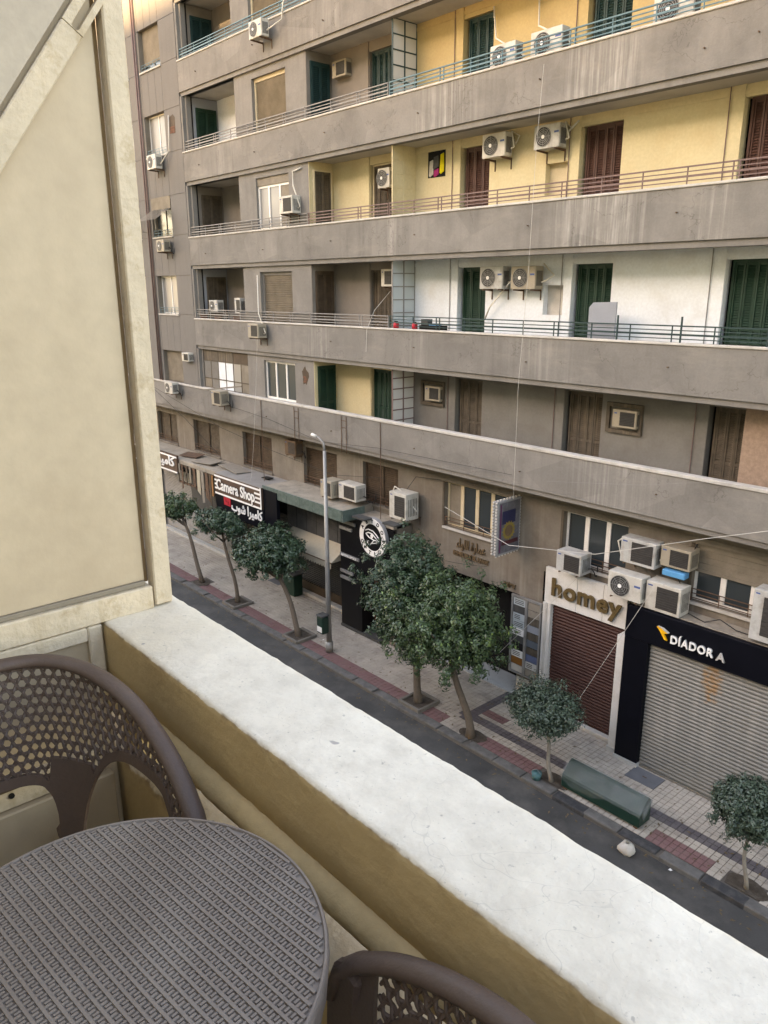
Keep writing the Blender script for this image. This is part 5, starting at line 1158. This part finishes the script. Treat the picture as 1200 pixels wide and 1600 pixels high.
# cream wooden screen between the balconies
m_screen = mat('cream_screen_paint', (.47, .385, .28), .55, .04, 1, grime=(.37, .285, .195), gamt=.45, gscale=1.1, streak=(.38, .3, .21), samt=.3, sx=2.5, bump=.08, bscale=25, spec=.35)
m_screen_f = mat('worn_screen_frame_paint', (.54, .455, .345), .7, .1, 4, grime=(.38, .29, .18), gamt=.6, gscale=14, glo=.56, ghi=.66, streak=(.4, .31, .2), samt=.5, sx=30, slo=.55, bump=.3, bscale=60)
SX = -1.98; SC_ = SX - .045
W_ = thing('wooden_screen', 'cream painted wooden screen with diagonal brace closing the left end of the balcony', 'screen', (SX, .3, FL))
def sb(nm, y0, y1, z0, z1, m, xa=SX-.045, xb=SX, bevel=.004): return MB().box(xa, xb, y0, y1, z0, z1).build(nm, m, W_, bevel=bevel)
sb('stile', .872, .925, -.875, 1.33, m_screen_f)
sb('panel', -1.2, .856, -.80, 1.33, m_screen, SX-.05, SX-.026, .003)
sb('groove', .856, .871, -.81, 1.33, mat('shaded_brown_wood', (.2, .13, .065), .8, .2, 6), SX-.05, SX-.041, .0)  # brown wood tone that also paints in the shadow line beside the panel
sb('rail', -1.2, .867, -.882, -.812, m_screen_f)
sb('bead', -1.2, .852, -.811, -.797, m_blind, SX-.024, SX-.014, .002)
sb('stile', .672, .712, FL, -.884, m_screen_f); sb('stile', .18, .24, FL, -.884, m_screen_f); sb('rail', .241, .671, -.925, -.884, m_screen_f)
sb('panel', -1.2, .672, -1.25, -.926, m_screen, SX-.04, SX-.02, 0)
sb('rail', -1.2, .671, -1.325, -1.25, m_screen_f, SX-.045, SX+.012)
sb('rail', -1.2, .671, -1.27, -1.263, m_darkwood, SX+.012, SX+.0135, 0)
sb('lower_board', -1.2, .69, FL+.002, -1.327, m_screen, SX-.045, SX+.03)
for y, z in ((.55, -1.30), (.42, -1.285), (.3, -1.305)): MB().tube([(SX+.012, y, z), (SX+.016, y, z)], .008, 8).build('screw', m_black, W_)
# diagonal brace plate with a slot, and the upper leaf behind it, its cream greyed to carry shade
def br(nm, poly, xa, xb, m, bevel=.003): return MB().prism_x(poly, xa, xb).build(nm, m, W_, bevel=bevel)
def onX(px, py): q = ray(px, py); q = q*SX/q[0]; return Vector((float(q[1]), float(q[2])))
U0, U1, W0, W1 = onX(0, 185), onX(112, 0), onX(0, 270), onX(165, 0)
d = ((U1-U0).normalized() + (W1-W0).normalized()).normalized(); nrm = Vector((d.y, -d.x)); p0 = U0 - d*1.2; Wd = ((W0-U0).dot(nrm) + (W1-U1).dot(nrm))/2
def pt(s, tt): q = p0 + d*s + nrm*tt; return (q.x, q.y)
slot0 = (onX(116, 46) - p0).dot(d); sm = (onX(128, 24) - p0).dot(nrm); sw = .0095
se = lambda tt: (.888 - p0.x - nrm.x*tt)/d.x            # the plate ends on the stile
arc_ = [pt(slot0 + sw - sw*math.cos(a), sm + sw*math.sin(a)) for a in np.linspace(-math.pi/2, math.pi/2, 9)]
br('brace', [pt(0, 0), pt(slot0, 0), pt(slot0, Wd), pt(0, Wd)], SX-.023, SX+.002, m_screen_f)
br('brace', [pt(slot0+.0005, 0), pt(se(0), 0), pt(se(sm-sw), sm-sw)] + arc_[:5], SX-.023, SX+.002, m_screen_f)
br('brace', arc_[4:] + [pt(se(sm+sw), sm+sw), pt(se(Wd), Wd), pt(slot0+.0005, Wd)], SX-.023, SX+.002, m_screen_f)
br('upper_leaf', [pt(0, -.012), pt(0, -.9), pt(se(-.9), -.9), pt(se(-.012), -.012)], SX-.0255, SX-.004, mat('shaded_cream_leaf', (.4, .345, .28), .6, .08, 2, bump=.08), 0)
# ---- round table
m_table = mat('grey_brown_resin', (.185, .155, .135), .5, .06, 5, grime=(.26, .23, .205), gamt=.5, gscale=4, bump=.04, bscale=200, spec=.4)
TX, TY, TZ, TR = -.962, .306, -.96, .324
t = thing('round_table', 'round grey-brown resin table with woven-pattern top', 'table', (TX, TY, FL))
mb = MB(); n = 96; prof = [(0, TZ-.0042), (TR-.009, TZ-.0042), (TR-.0075, TZ), (TR-.004, TZ), (TR-.002, TZ-.004), (TR, TZ-.012), (TR-.004, TZ-.06), (TR-.012, TZ-.062), (TR-.016, TZ-.02), (0, TZ-.018)]
for rr_, z in prof:
    for k in range(n): a = 2*math.pi*k/n; q = rr_ - (.0012 if (k % 2 and TZ-.062 < z < TZ-.005 and rr_ > TR-.006) else 0); mb.v.append((TX+q*math.cos(a), TY+q*math.sin(a), z))
for i in range(len(prof)-1):
    for k in range(n): k2 = (k+1) % n; mb.f.append((i*n+k, (i+1)*n+k, (i+1)*n+k2, i*n+k2))
mb.build('top', m_table, t, smooth=False)
pa = onZ(*(150, 1350), TZ); pb = onZ(*(250, 1447), TZ); ang = math.atan2(pb[1]-pa[1], pb[0]-pa[0]); ca, sa = math.cos(ang), math.sin(ang)
mb = MB(); P_, Q_ = .0182, .0136; R2 = (TR-.0085)**2; ZG = TZ - .0061
def tb(u0, u1, v0, v1, zt, e=.0005):
    c = [(u0, v0), (u1, v0), (u1, v1), (u0, v1)]
    if any(a*a+b_*b_ > R2 for a, b_ in c): return
    ci = [(u0+e, v0+e), (u1-e, v0+e), (u1-e, v1-e), (u0+e, v1-e)]; b0 = len(mb.v)
    for (a, b_), z in [(q, ZG) for q in c] + [(q, zt) for q in ci]: mb.v.append((TX + a*ca - b_*sa, TY + a*sa + b_*ca, z))
    mb.f.append((b0+4, b0+5, b0+6, b0+7))
    for k in range(4): mb.f.append((b0+k, b0+(k+1) % 4, b0+4+(k+1) % 4, b0+4+k))
nr = int(TR/P_)+1; hw = .0031; gp = .0021
for i in range(-nr, nr+1):
    v = i*P_; vm = max(abs(v-hw), abs(v+hw))
    if vm*vm < R2: lu = math.sqrt(R2-vm*vm)-.0005; tb(-lu, lu, v-hw, v+hw, TZ)      # long rib
    for u in np.arange(-TR, TR, Q_):                                                   # interlocking teeth from both ribs
        tb(u+gp/2, u+Q_/2-gp/2, v+hw-.0007, v+P_-hw-gp, TZ-.0004)
        tb(u+Q_/2+gp/2, u+Q_-gp/2, v+hw+gp, v+P_-hw+.0007, TZ-.0012)
mb.build('woven_pattern', m_table, t)
for a in (.6, 2.17, 3.74, 5.31):
    MB().tube([(TX+.2*math.cos(a), TY+.2*math.sin(a), TZ-.019), (TX+.22*math.cos(a), TY+.22*math.sin(a), -1.3), (TX+.27*math.cos(a), TY+.27*math.sin(a), FL)], [.03, .024, .02], 10).build('leg', m_table, t, smooth=True)
# ---- woven-look resin armchairs
m_chair = mat('brown_resin', (.092, .063, .052), .5, .1, 8, grime=(.11, .08, .068), gamt=.5, gscale=7, bump=.12, bscale=120, spec=.4)
ctrl = [(-.30, 0, .842), (-.290, .09, .842), (-.262, .165, .841), (-.2, .22, .836), (-.12, .258, .822), (-.015, .283, .795), (.10, .29, .757), (.2, .288, .71), (.28, .279, .66)]
def catmull(P, n):
    out = []; P = [Vector(p) for p in P]; P = [P[0]*2-P[1] if False else Vector((P[1].x, -P[1].y, P[1].z))] + P + [P[-1]*2-P[-2]]
    for i in range(1, len(P)-2):
        for k in range(n):
            f = k/n; a, b_, c, d_ = P[i-1], P[i], P[i+1], P[i+2]
            out.append(.5*((2*b_) + (c-a)*f + (2*a-5*b_+4*c-d_)*f*f + (3*b_-a-3*c+d_)*f**3))
    out.append(P[-2]); return out
half = catmull(ctrl, 6); arc = [0]
for a, b_ in zip(half, half[1:]): arc.append(arc[-1] + (Vector((b_.x-a.x, b_.y-a.y))).length)
UL = arc[-1]
hx = np.array([p.x for p in half]); hy = np.array([p.y for p in half]); hz = np.array([p.z for p in half]); arc = np.array(arc)
def plan(u):
    s_ = 1 if u >= 0 else -1; a = abs(u); return float(np.interp(a, arc, hx)), s_*float(np.interp(a, arc, hy)), float(np.interp(a, arc, hz))
def surf(u, h, off=0):
    x, y, rz_ = plan(u); x2, y2, _ = plan(u+.004); x1, y1, _ = plan(u-.004); tx, ty = x2-x1, y2-y1; l = math.hypot(tx, ty); nx, ny = ty/l, -tx/l      # inward normal
    if nx*(0.05-x) + ny*(0-y) < 0: nx, ny = -nx, -ny
    k = .16*(rz_-h) + off; return (x + nx*k, y + ny*k, h)
SEAT = .37
def low_edge(u):
    a = abs(u)
    if a < .225: return SEAT + .17*(1-(a/.225)**5)**.4
    if .30 < a < UL-.004:
        f = (a-.30)/(UL-.004-.30); top = plan(u)[2] - .085; return SEAT + (min(top, .65)-SEAT)*max(0, 1-abs(2*f-1)**3)**.5
    return SEAT - .005
def strip_top(u):
    a = abs(u); le = low_edge(u)
    if .19 < a < .335: return max(.60, le+.022)
    if a > UL-.05: return plan(u)[2]-.005
    return le + .026
def make_chair(label, loc, rz):
    t = thing('armchair', label, 'chair', loc, 'brown resin armchairs', rz); ORG[t.name] = Vector((0, 0, 0))
    rim = [half[i] for i in range(len(half)-1, 0, -1)]
    left = [(p.x, -p.y, p.z) for p in rim]; right = [tuple(p) for p in half]
    front = [(.315, .27, .625), (.332, .266, .57), (.338, .268, .5), (.335, .272, .3), (.33, .276, .0)]
    path = [(x, -y, z) for x, y, z in front[1::-1]] + left + right + front[:2]
    mb = MB(); nn = 10; pts = [Vector(p) for p in path]; b0 = 0
    for i, p in enumerate(pts):                                          # rolled rim, wider than tall
        d_ = (pts[min(i+1, len(pts)-1)]-pts[max(i-1, 0)]).normalized(); sd = d_.cross(Vector((0, 0, 1)))
        sd = sd.normalized() if sd.length > .1 else Vector((0, 1, 0)); up_ = sd.cross(d_).normalized()
        for k in range(nn): a = 2*math.pi*k/nn; mb.v.append(tuple(p + sd*.022*math.cos(a) + up_*.015*math.sin(a)))
    for i in range(len(pts)-1):
        for k in range(nn): k2 = (k+1) % nn; mb.f.append((i*nn+k, i*nn+k2, (i+1)*nn+k2, (i+1)*nn+k))
    mb.f.append(tuple(range(nn))[::-1]); mb.f.append(tuple((len(pts)-1)*nn+k for k in range(nn)))
    mb.build('rim', m_chair, t, smooth=True)
    # solid lower band with arches
    mb = MB(); us = np.linspace(-UL, UL, 150); nv = 5
    for side in (0, 1):
        for u in us:
            lo, hi = low_edge(u), strip_top(u)
            for j in range(nv): h_ = lo + (hi-lo)*j/(nv-1); rib = .0015*math.sin(u*900) if False else 0; mb.v.append(surf(u, h_, (-.005 if side else .005) + rib))
    m0 = len(us)*nv
    for i in range(len(us)-1):
        for j in range(nv-1):
            a = i*nv+j; mb.f.append((a, a+nv, a+nv+1, a+1)); mb.f.append((m0+a, m0+a+1, m0+a+nv+1, m0+a+nv))
        mb.f.append((i*nv, m0+i*nv, m0+(i+1)*nv, (i+1)*nv)); e = i*nv+nv-1; mb.f.append((e, e+nv, m0+e+nv, m0+e))
    mb.build('arched_band', m_chair, t, smooth=False)
    # cane weave: three crossing families of strands leaving six-sided holes
    mb = MB(); a_ = .0132; dsp = a_*math.sqrt(3); w2 = a_*.27
    def inside(u, h): return abs(u) < UL-.052 and strip_top(u)-.012 < h < plan(u)[2]-.004
    for fam, th in enumerate((0, math.pi/3, 2*math.pi/3)):
        du, dh = math.cos(th), math.sin(th); nu, nh = -dh, du
        for k in range(-95, 96):
            o_ = (k + (.5 if fam == 0 else 0))*dsp; base = (nu*o_, nh*o_ + .72); run = []
            for s_ in np.arange(-1.1, 1.1, .006):
                u, h = base[0]+du*s_, base[1]+dh*s_
                if inside(u, h): run.append((u, h, s_))
                else:
                    if len(run) > 2: emit_strand(mb, run, nu, nh, w2, a_, fam)
                    run = []
            if len(run) > 2: emit_strand(mb, run, nu, nh, w2, a_, fam)
    mb.build('woven_back', m_chair, t)
    mb = MB(); poly = []                                                   # seat
    for k in range(40): a = 2*math.pi*k/40; poly.append((.06 + .25*abs(math.cos(a))**.6*math.copysign(1, math.cos(a)), .255*abs(math.sin(a))**.6*math.copysign(1, math.sin(a))))
    mb.v += [(x, y, SEAT-.035) for x, y in poly] + [(x, y, SEAT-.004) for x, y in poly] + [(x*.93, y*.93, SEAT) for x, y in poly]
    for k in range(40): k2 = (k+1) % 40; mb.f.append((k, k2, 40+k2, 40+k)); mb.f.append((40+k, 40+k2, 80+k2, 80+k))
    mb.f.append(tuple(range(80, 120))); mb.f.append(tuple(range(40))[::-1]); mb.build('seat', m_chair, t, smooth=False)
    for sgn in (-1, 1):
        yy = sgn*.27; q = MB(); q.prism_y([(.262, .64), (.30, .655), (.325, .64), (.346, .575), (.352, .45), (.35, .2), (.345, 0), (.31, 0), (.305, .2), (.29, .42), (.276, .52)], yy-.012, yy+.012); q.build('leg', m_chair, t, bevel=.006)
        MB().tube([(-.215, sgn*.17, SEAT+.02), (-.26, sgn*.2, .25), (-.31, sgn*.24, 0)], [.028, .022, .017], 8).build('leg', m_chair, t, smooth=True)
    return t
def emit_strand(mb, run, nu, nh, w2, a_, fam):
    b0 = len(mb.v)
    for u, h, s_ in run:
        o_ = .0017*math.sin(math.pi*s_/a_ + fam*2.1) + .0012*(fam-1)
        for sg, dz in ((-1, 0), (-.55, .0028), (.55, .0028), (1, 0), (.6, -.003), (-.6, -.003)): mb.v.append(surf(u+nu*w2*sg, h+nh*w2*sg, o_+dz))
    for i in range(len(run)-1):
        for k in range(6): k2 = (k+1) % 6; mb.f.append((b0+i*6+k, b0+i*6+k2, b0+(i+1)*6+k2, b0+(i+1)*6+k))
make_chair('brown resin armchair with cane-weave back between the table and the screen', (-1.56, .325, FL), 0)
make_chair('brown resin armchair showing only one arm at the bottom edge', (-.49, .345, FL), math.pi)
